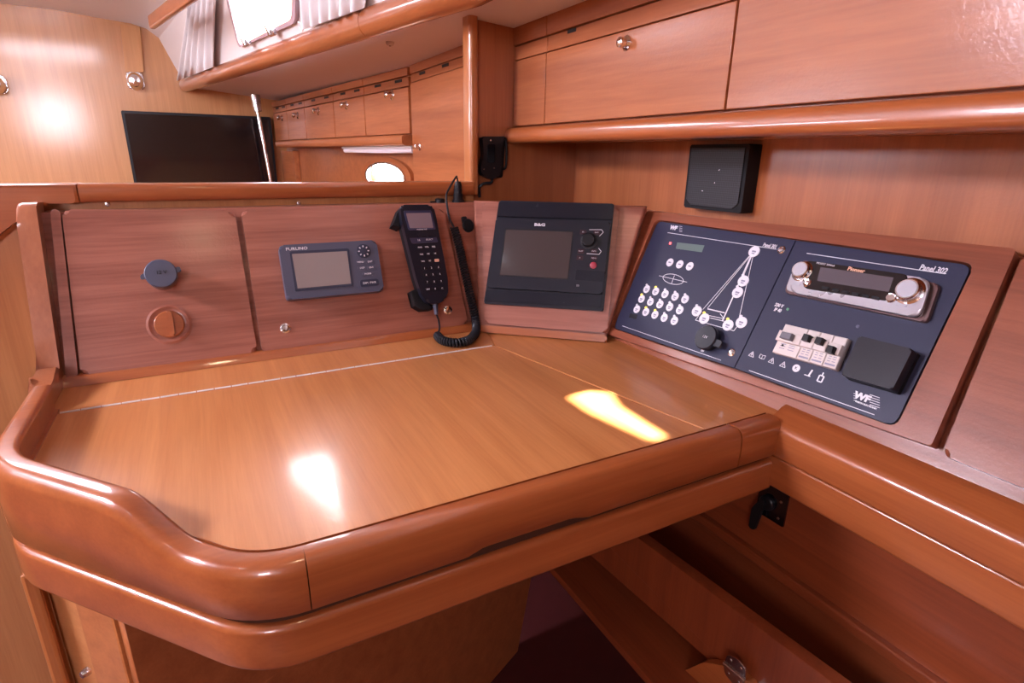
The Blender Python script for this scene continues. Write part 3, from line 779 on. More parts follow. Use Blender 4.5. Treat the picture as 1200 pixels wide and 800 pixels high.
# cord: strain relief, coil and plain ends
cd = holder('coiled_cord', FL, 'black coiled cord hanging from the radio handset to the plug on the ledge', 'cord')
def CP(p, w):
    u = FL.uv(ZH(*p), w); q = FL.world(u[0], u[1], w)
    if q.z < TZ+0.0092 and p[1] > 560:                   # lies on the table top
        d = on_z(ZH(*p), TZ+0.0092)-FL.o; return Vector((d.dot(FL.u), d.dot(FL.v), d.dot(FL.n)))
    return Vector((u[0], u[1], w))
pa = smooth_path([CP((279, 535), 0.034), CP((286, 590), 0.032), CP((296, 620), 0.026), CP((300, 660), 0.022), CP((290, 692), 0.018)], 6)
add('strain_relief', tube([CP((277, 528), 0.034), CP((286, 594), 0.032)], [0.0052, 0.0036], 12), SLATE, cd)
add('straight_lead', tube(pa, 0.0019, 8), RUBBER, cd)
path = [CP(p, w) for p, w in [((290, 692), 0.018), ((310, 712), 0.016), ((350, 724), 0.016), ((400, 724), 0.018), ((445, 708), 0.020), ((470, 675), 0.022), ((470, 630), 0.022), ((452, 540), 0.022), ((432, 450), 0.020), ((412, 360), 0.018), ((392, 270), 0.016), ((368, 185), 0.014)]]
sp = smooth_path(path, 60); fr_ = frames_along(sp); L_ = [0.0]
for a, b in zip(sp, sp[1:]): L_.append(L_[-1]+(b-a).length)
turns = 74; pts = []; N_ = turns*9
def at_len(l):
    import bisect
    i = min(max(bisect.bisect_left(L_, l), 1), len(sp)-1); t = (l-L_[i-1])/max(1e-9, L_[i]-L_[i-1])
    f = fr_[i]; return sp[i-1].lerp(sp[i], t), f
for i in range(N_+1):
    p, (t, n, b) = at_len(L_[-1]*i/N_); a = 2*math.pi*turns*i/N_
    pts.append(p + (n*cos(a)+b*sin(a))*0.0064)
add('coil', tube(pts, 0.0023, 6), RUBBER, cd)
ZL = FL.world(0, topv, -0.012).z+0.002; YPL = PY-0.029; _pt = on_y(ZH(388, 70), YPL)
def to_fl(p): d = Vector(p)-FL.o; return Vector((d.dot(FL.u), d.dot(FL.v), d.dot(FL.n)))
pb = smooth_path([CP((368, 185), 0.014), CP((350, 150), 0.016), CP((338, 100), 0.018), CP((333, 50), 0.018), CP((338, 18), 0.018), to_fl((_pt.x-0.010, YPL-0.012, ZL+0.048)), to_fl((_pt.x-0.003, YPL-0.002, ZL+0.047)), to_fl((_pt.x, YPL, ZL+0.036))], 8)
add('upper_lead', tube(pb, 0.0020, 8), RUBBER, cd)
# plug and sockets on the ledge
ZL = Bq.z+0.002
YPL = PY-0.029; pg = on_y(ZH(388, 70), YPL)
mp = thing('cable_plug', (pg.x, YPL, ZL), 'black threaded cable plug standing on the console ledge', 'plug')
add('flange', lathe([(0, -0.001), (0.0125, -0.001), (0.0125, 0.003), (0.011, 0.005), (0, 0.006)], seg=24), BLACK, mp)
add('barrel', lathe([(0.0095, 0.004), (0.0095, 0.016), (0.0085, 0.017), (0.0085, 0.026), (0.0075, 0.027), (0.0075, 0.034), (0.005, 0.040), (0, 0.040)], seg=24), BLACK, mp)
sc_ = on_y(ZH(302, 64), YPL)
sc2 = thing('rubber_plug', (sc_.x, YPL, ZL), 'low black socket cap lying on the console ledge', 'cap')
add('cap', lathe([(0, 0), (0.0095, 0), (0.0095, 0.006), (0.008, 0.008), (0, 0.008)], seg=20), BLACK, sc2)
add('tab', box(-0.020, -0.008, -0.003, 0.003, 0.0, 0.003, 0.0008), BLACK, sc2)
c = FL.uv(ZH(430, 180), -0.006)
rc = holder('round_cover', FL, 'black round rubber cover hanging beside the coiled cord', 'cover', c, -0.004)
add('disc', lathe([(0, 0.0), (0.0115, 0.0), (0.0115, 0.005), (0.010, 0.007), (0, 0.007)], seg=24, sy=1.15), BLACKM, rc)
add('strap', prism(rrect(-0.011, -0.001, 0.006, 0.018, 0.002), 0.0, 0.005, 0.001), BLACKM, rc)

# ---- corner console with chart plotter
q = FK.uvs([Z7(66, 60), Z7(880, 78), Z7(672, 735), Z7(92, 690)])
ck = thing('corner_console', FK.mat((0.11, 0.0)), 'angled mahogany corner console holding the chart plotter', 'console')
KV = FK.uv((650, 238))[1]
kl, kr = -0.012, 0.262
def kpart(name, bm, mat): 
    o = add(name, bm, mat, None); o.parent = ck; o.matrix_parent_inverse = ROOTS[ck.name].inverted(); o.matrix_basis = FK.mat(); return o
lq = FK.uvs([Z7(68, 58), Z7(94, 655)], -0.006); rq = FK.uvs([Z7(885, 76), Z7(672, 690)], -0.006)
bm = prism([(lq[1][0]-0.004, 0.004), (rq[1][0]+0.004, 0.004), (rq[0][0]-0.004, KV+0.003), (lq[0][0]-0.004, KV+0.003)], -0.040, -0.004, 0.006, 3)
kpart('carcass', bm, CONS)
bm = prism(rounded([(lq[1][0]-0.002, 0.0), (rq[1][0]+0.006, 0.0), (rq[1][0]+0.006, 0.013), (lq[1][0]-0.002, 0.013)], 0.004), -0.006, 0.006, 0.004, 3)
kpart('base_moulding', bm, SOLID)
fp = FK.uvs([Z7(100, 62), Z7(730, 78), Z7(690, 690), Z7(100, 655)], 0.003)
fp2 = [(fp[0][0]-0.0, KV-0.004), (fp[1][0]+0.006, KV-0.004), (fp[2][0]-0.002, 0.017), (fp[3][0]+0.004, 0.017)]
kpart('face_panel', prism(rounded(fp2, 0.008), -0.005, 0.003, 0.004, 3), CONS)
q = FK.uvs([Z7(180, 60), Z7(720, 75), Z7(668, 578), Z7(108, 542)], 0.008)
c = sum(q, Vector((0, 0)))/4; q = sub(q, c)
cp = holder('chart_plotter', FK, 'dark chart plotter with a large blank screen and a control knob', 'display', c, 0.003)
add('mounting_plate', prism(rounded(q, 0.004), 0.0, 0.006, 0.002), INDIGO, cp)
def KQ(pts, w): return LQ([Z7(*p) for p in pts], FK, c, w, 0.003)
add('upper_cover', prism(rounded(KQ([(182, 64), (716, 78), (708, 148), (168, 132)], 0.012), 0.002), 0.004, 0.012, 0.002), plain('indigo_gloss', (0.008, 0.009, 0.017), 0.25), cp)
q2 = KQ([(165, 142), (702, 160), (664, 498), (122, 466)], 0.014)
add('housing', prism(rounded(q2, 0.004), 0.004, 0.014, 0.003, 3), INDIGO, cp)
add('lower_cover', prism(rounded(KQ([(118, 478), (660, 508), (655, 560), (112, 530)], 0.010), 0.002), 0.004, 0.010, 0.002), plain('indigo_gloss', (0.008, 0.009, 0.017), 0.25), cp)
add('screen_frame', prism(rounded(KQ([(208, 188), (528, 202), (504, 432), (178, 412)], 0.0145), 0.002), 0.012, 0.0146), BLACK, cp)
add('screen', prism(rounded(KQ([(214, 196), (524, 208), (500, 426), (184, 406)], 0.0148), 0.001), 0.013, 0.0150), SCREENB, cp)
k = KQ([(598, 246)], 0.018)[0]
kn = add('knob', lathe([(0.0155, 0.013), (0.0155, 0.016), (0.0128, 0.0165), (0.0122, 0.025), (0.0105, 0.0265), (0, 0.0265)], k, 28), BLACK, cp)
for p, t in (((573, 207), 'IN'), ((637, 210), 'OUT'), ((563, 297), 'PLOT'), ((624, 297), 'INFO'), ((558, 328), 'A'), ((624, 330), 'MENU')):
    k = KQ([p], 0.0148)[0]
    o = add('key', prism(rrect(k[0]-0.0058, k[0]+0.0058, k[1]-0.0040, k[1]+0.0040, 0.0012), 0.0135, 0.0152, 0.0004), plain('key_maroon', (0.035, 0.012, 0.018), 0.4), cp)
    add('lettering', letters(t, 0.0034, (k[0], k[1], 0.0151)), PRINT, o)
k = KQ([(621, 363)], 0.0148)[0]
add('red_button', lathe([(0.0062, 0.0135), (0.0062, 0.0155), (0.005, 0.0162), (0, 0.0162)], k, 22), REDB, cp)
add('card_door', prism(rounded(KQ([(542, 384), (678, 392), (664, 440), (536, 430)], 0.0146), 0.0015), 0.013, 0.0147, 0.0005), plain('indigo_gloss', (0.008, 0.009, 0.017), 0.25), cp)
k = KQ([(548, 458)], 0.0146)[0]; add('lettering', letters('SD', 0.0045, (k[0], k[1], 0.0140)), PRINT, cp)
k = KQ([(370, 173)], 0.0146)[0]; add('lettering', letters('B&G', 0.0072, (k[0], k[1], 0.0140), bold=0.0003, xs=1.5), PRINT, cp)
for P in ([(602, 196), (660, 196), (668, 208), (650, 226)], [(590, 308), (648, 312), (658, 298), (645, 282)]):
    u = KQ(P, 0.0143); bm = bmesh.new()
    for a, b in zip(u, u[1:]): stroke(bm, a, b, 0.0010, 0.0140, 0.0144)
    add('print_mark', bm, PRINT, cp)

# ---- right console with the switch panels
RV = FR.uv((900, 262))[1]
qf = FR.uvs([(750, 247), (1192, 292), (1087, 533), (708, 398)], 0.004)
cR = thing('switch_console', FR.mat((-0.55, 0)), 'long mahogany console along the hull holding the electrical panels', 'console')
def rpart(name, bm, mat):
    o = add(name, bm, mat, None); o.parent = cR; o.matrix_parent_inverse = ROOTS[cR.name].inverted(); o.matrix_basis = FR.mat(); return o
u0 = qf[0][0]-0.004; vtop_ = max(qf[0][1], qf[1][1])
carc = [Vector((qf[3][0]-0.006, 0.001)), Vector((0.35, 0.001)), Vector((0.35, vtop_-0.002)), Vector((qf[0][0]-0.004, vtop_-0.002))]
rpart('carcass', prism(carc, -0.09, -0.012, 0.004), CONSY)
# top ledge back to the lining
p_a = FR.world(qf[0][0]-0.004, vtop_-0.004, -0.012); 
add('top_ledge', box(p_a.x-0.002, XW-0.001, -0.36, p_a.y, p_a.z-0.012, p_a.z+0.002, 0.003), CONSY, cR, True)
ph_px = [(771, 259), (1139, 311), (1048, 499), (719, 384)]
ph = FR.uvs(ph_px, 0.002); phg = FR.uvs(ph_px, 0.002)
cen = sum(ph, Vector((0, 0)))/4
hole = rounded(grow(ph, cen, 0.004), 0.012, 4)
outer = rounded([qf[0], qf[1], qf[2]+Vector((0, 0.010)), qf[3]+Vector((0.002, 0.012))], [0.022, 0.006, 0.004, 0.006], 5)
bm = holed(outer, hole, -0.014, 0.006)
te = [e for e in bm.edges if all(abs(v.co.z-0.006) < 1e-6 for v in e.verts) and any(abs(f.normal.z) < 0.5 for f in e.link_faces)]
bmesh.ops.bevel(bm, geom=te, offset=0.0045, segments=3, affect='EDGES', profile=0.5, clamp_overlap=True)
bm.normal_update()
for f in bm.faces: f.smooth = abs(f.normal.z) > 0.999        # marks a flat face
rpart('panel_surround', bm, CONSY)
hatchq = FR.uvs([(1210, 292), (1204, 588), (1096, 537), (1196, 293)], 0.004)
hq_ = [Vector((hatchq[3][0]+0.004, vtop_-0.004)), Vector((0.33, vtop_-0.004)), Vector((0.33, hatchq[2][1]+0.004)), Vector((hatchq[2][0]+0.004, hatchq[2][1]+0.006))]
rpart('access_panel', prism(rounded(hq_, 0.008), -0.010, 0.006, 0.005, 3), CONSY)
# panels
mid_t, mid_b = FR.uv(Z8(891, 165), 0.004), FR.uv(Z8(602, 765), 0.004)
def split(pts, left):
    a, b_, c_, d_ = pts
    if left: return [a, mid_t-Vector((0.0006, 0)), mid_b-Vector((0.0006, 0)), d_]
    return [mid_t+Vector((0.0006, 0)), b_, c_, mid_b+Vector((0.0006, 0))]
ph = FR.uvs(ph_px, 0.004)
qa, qb = split(ph, True), split(ph, False)
ca = sum(qa, Vector((0, 0)))/4; cb = sum(qb, Vector((0, 0)))/4
pa_ = holder('electrical_switchboard', FR, 'navy switch panel printed with a sailboat and white round buttons', 'control panel', ca, 0.0)
pb_ = holder('breaker_panel', FR, 'navy panel carrying the car stereo and circuit breakers', 'control panel', cb, 0.0)
PZ = 0.004
add('face_plate', prism(rounded(sub(qa, ca), [0.010, 0, 0, 0.010]), -0.002, PZ, 0.0006), NAVY, pa_)
add('face_plate', prism(rounded(sub(qb, cb), [0, 0.010, 0.010, 0]), -0.002, PZ, 0.0006), NAVY, pb_)
def AQ(pts, w=PZ): return sub(FR.uvs([Z8(*p) for p in pts], w), ca)
def BQ(pts, w=PZ): return sub(FR.uvs([ZP(*p) for p in pts], w), cb)
def print_lines(parent, segs, w=0.0009, name='printed_line', z=PZ):
    for a, b, *ww in segs:
        bm = bmesh.new(); stroke(bm, a, b, ww[0] if ww else w, z, z+0.0003); add(name, bm, PRINT, parent)
def lineA(a, b, *w): u = AQ([a, b]); return (u[0], u[1], *w)
def lineB(a, b, *w): u = BQ([a, b]); return (u[0], u[1], *w)
segs = [lineA((290, 130), (800, 208)), lineA((78, 567), (540, 728))]
segs += [lineA((680, 240), (546, 545), 0.0020), lineA((672, 240), (455, 490)), lineA((676, 240), (477, 484)), lineA((690, 240), (625, 530)), lineA((684, 240), (640, 345)),
         lineA((477, 487), (557, 506), 0.0018), lineA((462, 514), (556, 534)), lineA((420, 540), (600, 590)), lineA((420, 540), (436, 518)), lineA((600, 590), (614, 572)), lineA((490, 530), (555, 545)),
         lineA((536, 510), (552, 530)), lineA((250, 332), (380, 362)), lineA((322, 330), (308, 368))]
print_lines(pa_, segs)
e_ = AQ([(315, 348)])[0]; ex = (AQ([(365, 358)])[0]-AQ([(267, 338)])[0]).length/2; ey = (AQ([(320, 326)])[0]-AQ([(310, 372)])[0]).length/2
bm = holed([(e_[0]+(ex)*cos(2*math.pi*i/24), e_[1]+ey*sin(2*math.pi*i/24)) for i in range(24)], [(e_[0]+(ex-0.001)*cos(2*math.pi*i/24), e_[1]+(ey-0.001)*sin(2*math.pi*i/24)) for i in range(24)], PZ, PZ+0.0003)
add('hull_outline', bm, PRINT, pa_)
def text_on(parent, s, F_, p, size, **kw):
    k = F_([p])[0]; return add('lettering', letters(s, size, (k[0], k[1], PZ), **kw), PRINT, parent)
text_on(pa_, 'Panel 301', AQ, (769, 192), 0.0080, xs=0.75, bold=0.0002, shear=0.1)
text_on(pa_, 'WF', AQ, (318, 108), 0.0100, bold=0.0006, xs=1.1)
print_lines(pa_, [lineA((344, 100+8*i), (358, 102+8*i), 0.0006) for i in range(4)], name='logo_bar')
bm = bmesh.new()
k = AQ([(303, 180)])[0]; add('indicator', lathe([(0.0022, PZ), (0.0022, PZ+0.001), (0, PZ+0.0016)], k, 12), REDLED, pa_)
add('text_display', prism(AQ([(335, 176), (462, 190), (450, 222), (328, 205)]), PZ-0.001, PZ+0.0004), GREENLCD, pa_)
spots = [(301, 270), (347, 279), (394, 288), (192, 395), (234, 406), (278, 418), (325, 430), (372, 442), (168, 441), (210, 454), (254, 466), (300, 479), (347, 493), (146, 489), (188, 502), (231, 515), (275, 529), (322, 543),
         (696, 219), (645, 357), (618, 411), (427, 498), (462, 533), (573, 564), (636, 551)]
lit = {(234, 406), (168, 441), (188, 502), (231, 515), (462, 533), (573, 564)}
prot = None
for i, p in enumerate(spots):
    k = AQ([p])[0]; r = 0.0074 if i < 18 else 0.0088
    b = add('button', lathe([(r, PZ), (r, PZ+0.0008), (r*0.94, PZ+0.0012), (r*0.80, PZ+0.0012), (r*0.76, PZ+0.0009), (0, PZ+0.0009)], k, 22, sx=1.05 if i >= 18 else 1.0), KEYW, pa_)
    bm = bmesh.new(); stroke(bm, (k[0]-r*0.4, k[1]), (k[0]+r*0.4, k[1]), r*0.28, PZ+0.0008, PZ+0.0012)
    if i >= 3: stroke(bm, (k[0]-r*0.3, k[1]-r*0.38), (k[0]+r*0.3, k[1]-r*0.38), r*0.2, PZ+0.0008, PZ+0.0012)
    add('symbol', bm, plain('grey_print', (0.22, 0.22, 0.32), 0.5), b)
    if i >= 3 and i != 18:
        add('pilot_light', lathe([(0.0022, PZ), (0.0022, PZ+0.0015), (0, PZ+0.002)], (k[0]-r*0.55, k[1]+r*0.98), 10), YELLED if p in lit else KEYW, b)
add('label_tag', prism(AQ([(116, 508), (150, 516), (142, 536), (108, 528)]), PZ, PZ+0.0004), BLACK, pa_)
for p in ((824, 212), (590, 692)):
    k = AQ([p])[0]; add('screw_cup', lathe([(0.0060, PZ), (0.0060, PZ+0.001), (0.0042, PZ+0.002), (0.0038, PZ+0.001), (0.0032, PZ+0.003), (0, PZ+0.0035)], k, 18), CHROME, pa_)
text_on(pa_, '12V', AQ, (452, 684), 0.0040, bold=0.0002)
c12 = FR.uv(Z8(472, 622), PZ+0.012)
s12 = holder('power_socket', FR, 'black round power socket with a hinged cap at the foot of the switch panel', 'socket', c12, PZ)
add('body', lathe([(0.0165, 0), (0.0165, 0.008), (0.015, 0.009), (0, 0.009)], seg=26), BLACKM, s12)
bm = lathe([(0.0, 0.0088), (0.0185, 0.0088), (0.0195, 0.010), (0.0195, 0.014), (0.018, 0.016), (0, 0.0163)], seg=28)
prism(rounded([(0.012, -0.008), (0.030, -0.008), (0.030, 0.003), (0.012, 0.003)], 0.002), 0.0095, 0.0135, 0.001, bm=bm)
cap = add('cap', bm, INDIGO, s12)
add('lettering', letters('12V', 0.0060, (0, 0, 0.0163)), PRINT, cap)

# breaker panel print
print_lines(pb_, [lineB((263, 113), (762, 187)), lineB((55, 535), (507, 695))])
text_on(pb_, 'Panel 302', BQ, (719, 171), 0.0098, xs=0.75, bold=0.0002, shear=0.1)
text_on(pb_, '230 V', BQ, (163, 301), 0.0068, bold=0.0002, xs=0.8, shear=0.1); text_on(pb_, 'IP 40', BQ, (158, 318), 0.0068, bold=0.0002, xs=0.8, shear=0.1)
k = BQ([(195, 315)])[0]; add('indicator', lathe([(0.0020, PZ), (0.0020, PZ+0.001), (0, PZ+0.0015)], k, 12), GREENLED, pb_)
k = BQ([(447, 377)])[0]; add('blind_plug', lathe([(0.0022, PZ), (0.0022, PZ+0.0008), (0, PZ+0.001)], k, 12), plain('plug_grey', (0.10, 0.10, 0.16), 0.4), pb_)
text_on(pb_, 'WF', BQ, (463, 632), 0.0110, bold=0.0006, xs=1.1)
print_lines(pb_, [lineB((490, 622+9*i), (526, 634+9*i), 0.0007) for i in range(5)] + [lineB((432, 618+8*i), (442, 620+8*i), 0.0006) for i in range(4)], name='logo_bar')
text_on(pb_, 'WERTH ELECTRONIC', BQ, (476, 660), 0.0026, bold=0.0001)
def tri_outline(k, r, b):
    P = [(k[0]-r, k[1]-r*0.75), (k[0]+r, k[1]-r*0.75), (k[0], k[1]+r)]
    for i in range(3): stroke(b, P[i], P[(i+1) % 3], 0.0008, PZ, PZ+0.0003)
    stroke(b, (k[0], k[1]+r*0.4), (k[0], k[1]-r*0.45), 0.0010, PZ, PZ+0.0003)
for i, p in enumerate([(65, 477), (102, 487), (137, 500), (178, 514), (225, 527), (270, 543), (315, 560)]):
    k = BQ([p])[0]; b = bmesh.new(); r = 0.0042
    if i in (0, 2, 3): tri_outline(k, r, b)
    elif i == 1:
        for s_ in (-1, 1):
            P = [(k[0], k[1]-r*0.6), (k[0]+s_*r, k[1]-r*0.4), (k[0]+s_*r, k[1]+r*0.8), (k[0], k[1]+r*0.6)]
            for a, c_ in zip(P, P[1:]+P[:1]): stroke(b, a, c_, 0.0008, PZ, PZ+0.0003)
    elif i == 4: lathe([(0.0052, PZ), (0.0052, PZ+0.0003), (0, PZ+0.0003)], k, 20, bm=b)
    elif i == 5:
        stroke(b, (k[0]-r, k[1]-r), (k[0]+r, k[1]-r), 0.0012, PZ, PZ+0.0003); stroke(b, (k[0]+r*0.4, k[1]-r), (k[0]+r*0.7, k[1]+r*1.2), 0.0022, PZ, PZ+0.0003)
    else:
        P = [(k[0]-r*0.7, k[1]-r*1.4), (k[0]+r*0.7, k[1]-r*1.4), (k[0]+r*0.7, k[1]+r*0.5), (k[0]-r*0.7, k[1]+r*0.5)]
        for a, c_ in zip(P, P[1:]+P[:1]): stroke(b, a, c_, 0.0016, PZ, PZ+0.0003)
        stroke(b, (k[0], k[1]+r*0.5), (k[0], k[1]+r*1.6), 0.0016, PZ, PZ+0.0003)
    o = add('warning_symbol', b, PRINT, pb_)
    if i == 4: add('lettering', letters('K', 0.0055, (k[0], k[1], PZ+0.0003)), NAVY, o)

# stereo
SW = 0.016
q = FR.uvs([ZP(228, 137), ZP(712, 205), ZP(668, 345), ZP(196, 250)], SW+PZ)
cS = sum(q, Vector((0, 0)))/4; q = sub(q, cS)
st = holder('car_stereo', FR, 'silver and black car stereo with two round knobs on the navy panel', 'stereo', cS, PZ)
def SQ(pts, w=SW): return sub(FR.uvs([ZP(*p) for p in pts], w+PZ), cS)
trimq = SQ([(222, 150), (742, 222), (694, 362), (180, 254)], 0.007)
add('mounting_trim', prism(rounded(trimq, 0.006), 0.0, 0.007, 0.002), plain('bronze_trim', (0.16, 0.10, 0.10), 0.3, metal=0.5), st)
add('collar', prism(rounded(SQ([(215, 165), (706, 232), (676, 346), (186, 246)], 0.0085), 0.006), 0.006, 0.0088, 0.001), SILVER, st)
add('face_body', prism(rounded([p*0.985 for p in q], 0.010), 0.008, 0.0125, 0.001), BLACK, st)
add('silver_face', prism(rounded(q, 0.012), 0.012, SW, 0.0025, 3), SILVER, st)
add('display_window', prism(rounded(SQ([(262, 138), (630, 190), (588, 290), (244, 238)], SW+0.0015), [0.006, 0.006, 0.010, 0.010]), SW-0.002, SW+0.0015, 0.0008), GLOSSB, st)
add('display', prism(rounded(SQ([(312, 162), (576, 200), (558, 252), (300, 212)], SW+0.0018), 0.001), SW, SW+0.0018), plain('lcd_plum', (0.10, 0.085, 0.10), 0.2), st)
for p, rr in (((240, 172), 0.0118), ((626, 243), 0.0130)):
    k = SQ([p], SW+0.006)[0]
    kn = add('knob', lathe([(rr*1.25, SW-0.001), (rr*1.25, SW+0.001), (rr*1.1, SW+0.0022), (rr*1.02, SW+0.0015), (rr, SW+0.007), (rr*0.9, SW+0.0085), (0, SW+0.0085)], k, 30), CHROME, st)
    add('knob_face', lathe([(rr*0.82, SW+0.008), (rr*0.80, SW+0.009), (0, SW+0.0092)], k, 26), plain('pearl_grey', (0.45, 0.46, 0.52), 0.35), kn)
for p, rr in (((262, 217), 0.0058), ((565, 272), 0.0062)):
    k = SQ([p], SW+0.003)[0]; add('small_knob', lathe([(rr, SW-0.001), (rr, SW+0.002), (rr*0.8, SW+0.0035), (rr*0.5, SW+0.003), (0, SW+0.004)], k, 20), CHROME, st)
for p in ((226, 224), (605, 298)):
    k = SQ([p])[0]; add('key', prism(rrect(k[0]-0.006, k[0]+0.006, k[1]-0.0022, k[1]+0.0022, 0.002), SW-0.001, SW+0.001, 0.0005), plain('pearl_grey', (0.45, 0.46, 0.52), 0.35), st)
for i in range(6):
    k = SQ([(330+i*36, 238+i*7.2)], SW+0.002)[0]
    add('preset_key', prism(rrect(k[0]-0.0045, k[0]+0.0045, k[1]-0.0018, k[1]+0.0018, 0.001), SW, SW+0.0026, 0.0005), BLACK, st)
k = SQ([(441, 173)], SW+0.0016)[0]; add('lettering', letters('Pioneer', 0.0068, (k[0], k[1], SW+0.0015), bold=0.00015), PEACH, st)
k = SQ([(330, 153)], SW+0.0016)[0]; add('lettering', letters('MOSFET 50Wx4', 0.0036, (k[0], k[1], SW+0.0015)), PRINT, st)

# circuit breakers
H0, H1, H2 = 0.010, 0.020, 0.024
def ZQ(pts, w): return FR.uvs([ZB(*p) for p in pts], w+PZ)
fr = [0.0, 0.40, 0.60, 0.80, 1.0]
labs = ['double residual current breaker with a grey lever beside the warning symbols', 'narrow circuit breaker with raised black lever next to the grey lever one', 'narrow circuit breaker with raised black lever in the middle of its row', 'narrow circuit breaker with its black lever down beside the black socket flap']
TLb, TRb, BRb, BLb = [ZQ([p], 0.014)[0] for p in [(98, 150), (492, 242), (412, 436), (14, 326)]]
for i in range(4):
    f0, f1 = fr[i]+0.004, fr[i+1]-0.004
    a, b_, c_, d_ = TLb.lerp(TRb, f0), TLb.lerp(TRb, f1), BLb.lerp(BRb, f1), BLb.lerp(BRb, f0)
    cc = (a+b_+c_+d_)/4
    bk = holder('circuit_breaker', FR, labs[i], 'breaker', cc, PZ, 'circuit breakers on the navy panel')
    Q = sub([a, b_, c_, d_], cc)
    add('body', prism(Q, 0.0, H0, 0.0008), CREAM, bk)
    l0, l1, r0, r1 = Q[0].lerp(Q[3], 0.26), Q[0].lerp(Q[3], 0.60), Q[1].lerp(Q[2], 0.26), Q[1].lerp(Q[2], 0.60)
    add('raised_face', prism([l0, r0, r1, l1], H0-0.001, H1*0.82, 0.0012), CREAM, bk)
    m_ = (l0+r0+l1+r1)/4; up = (l0-l1).normalized(); rt = (r0-l0).normalized()
    hwid = 0.0042 if i else 0.0075; dy = (-0.003 if i == 3 else 0.004) if i else 0.0
    cpt = m_+up*dy
    b = prism([cpt-rt*hwid-up*0.0045, cpt+rt*hwid-up*0.0045, cpt+rt*hwid+up*0.0045, cpt-rt*hwid+up*0.0045], H1*0.7, H1+0.005, 0.0012)
    add('lever', b, plain('lever_grey', (0.13, 0.13, 0.16), 0.4) if i == 0 else BLACK, bk)
    s0, s1 = Q[3].lerp(Q[0], 0.10), Q[2].lerp(Q[1], 0.10)
    if i: 
        bb = bmesh.new(); stroke(bb, s0.lerp(s1, 0.12), s0.lerp(s1, 0.88), 0.0022, H0, H0+0.0003); add('label_strip', bb, plain('grey_print', (0.22, 0.22, 0.32), 0.5), bk)
    bb = bmesh.new()
    for r_ in (0.20, 0.28, 0.35):
        s0, s1 = Q[3].lerp(Q[0], r_), Q[2].lerp(Q[1], r_); stroke(bb, s0.lerp(s1, 0.2), s0.lerp(s1, 0.42), 0.0009, H0, H0+0.0003); stroke(bb, s0.lerp(s1, 0.55), s0.lerp(s1, 0.8), 0.0009, H0, H0+0.0003)
    add('print_marks', bb, plain('grey_print', (0.22, 0.22, 0.32), 0.5), bk)
    if i == 0:
        k = Q[3].lerp(Q[1], 0.30); add('test_button', lathe([(0.0015, H0), (0.0015, H0+0.001), (0, H0+0.001)], k, 10), BLACK, bk)
# socket flap
q = FR.uvs([ZP(450, 408), ZP(647, 457), ZP(572, 606), ZP(384, 552)], 0.022+PZ)
cf = sum(q, Vector((0, 0)))/4; q = sub(q, cf)
fl = holder('socket_flap', FR, 'square black flap socket beside the circuit breakers', 'socket', cf, PZ)
add('frame', prism(rounded(q, 0.002), 0.0, 0.006, 0.001), BLACKM, fl)
add('lid', prism(rounded([p*0.985 for p in q], 0.003), 0.0055, 0.022, 0.003), plain('flap_black', (0.016, 0.015, 0.022), 0.35), fl)

# ================================================================== LOWER RIGHT: MOULDING, BIN, LATCH
XM = 0.622
lm = thing('locker_bin', (0.66, 0.2, 0.44), 'open wooden storage bin under the switch console with moulded edge and loose front board', 'bin')
prof = rounded([(XM, 0.700), (XM+0.045, 0.700), (XM+0.045, TZ+0.012), (XM+0.030, TZ+0.010), (XM+0.016, TZ+0.001), (XM, TZ-0.008)], [0.006, 0, 0, 0.012, 0.006, 0.014], 6)
ye = -0.35
add('edge_moulding', sweep_profile(prof, (0, FY-0.010, 0), (0, ye, 0), (1, 0, 0), (0, 0, 1)), SOLIDY, lm, True)
prof = rounded([(XM+0.004, 0.655), (XM+0.028, 0.655), (XM+0.028, 0.6995), (XM+0.004, 0.6995)], [0.004, 0, 0, 0.004], 3)
add('lower_moulding', sweep_profile(prof, (0, FY-0.006, 0), (0, ye, 0), (1, 0, 0), (0, 0, 1)), SOLIDY, lm, True)
XBK = 0.70
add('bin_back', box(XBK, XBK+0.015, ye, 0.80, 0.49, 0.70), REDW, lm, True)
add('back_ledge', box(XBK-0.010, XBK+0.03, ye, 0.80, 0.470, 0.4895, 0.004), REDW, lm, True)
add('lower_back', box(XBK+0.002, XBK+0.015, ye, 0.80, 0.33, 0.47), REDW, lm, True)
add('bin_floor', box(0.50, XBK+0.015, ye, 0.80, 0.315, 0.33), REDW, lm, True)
# front board, two planks
ZB_ = 0.480
T0, T1 = on_z((741, 625), ZB_), on_z((976, 800), ZB_)
bd = (T1-T0); bd.z = 0; bd.normalize()
FBd = Frame(T0, bd, (bd.y, -bd.x, 0) if bd.y < 0 and (bd.y) < 0 else (-bd.y, bd.x, 0))
if FBd.n.x > 0: FBd = Frame(T0, bd, -FBd.n)
ulen = 0.75
m0, m1 = FBd.uv((710, 637)), FBd.uv((843, 773)); n0, n1 = FBd.uv((683, 645)), FBd.uv((827, 773))
def ext(a, b, u):
    t = (u-a[0])/(b[0]-a[0]); return Vector((u, a[1]+(b[1]-a[1])*t))
def bpart(name, pts, w0, w1, mat, bev=0.0):
    o = add(name, prism(pts, w0, w1, bev), mat, None); o.parent = lm; o.matrix_parent_inverse = ROOTS[lm.name].inverted(); o.matrix_basis = FBd.mat(); return o
uS = -0.17
ue = m1[0]+0.02
bpart('front_board', [Vector((uS, 0)), Vector((ulen, 0)), ext(m0, m1, ulen) if ext(m0, m1, ulen)[1] < -0.02 else Vector((ulen, -0.15)), ext(m0, m1, uS) if ext(m0, m1, uS)[1] < -0.01 else Vector((uS, -0.02))], -0.020, 0.0, REDW, 0.002)
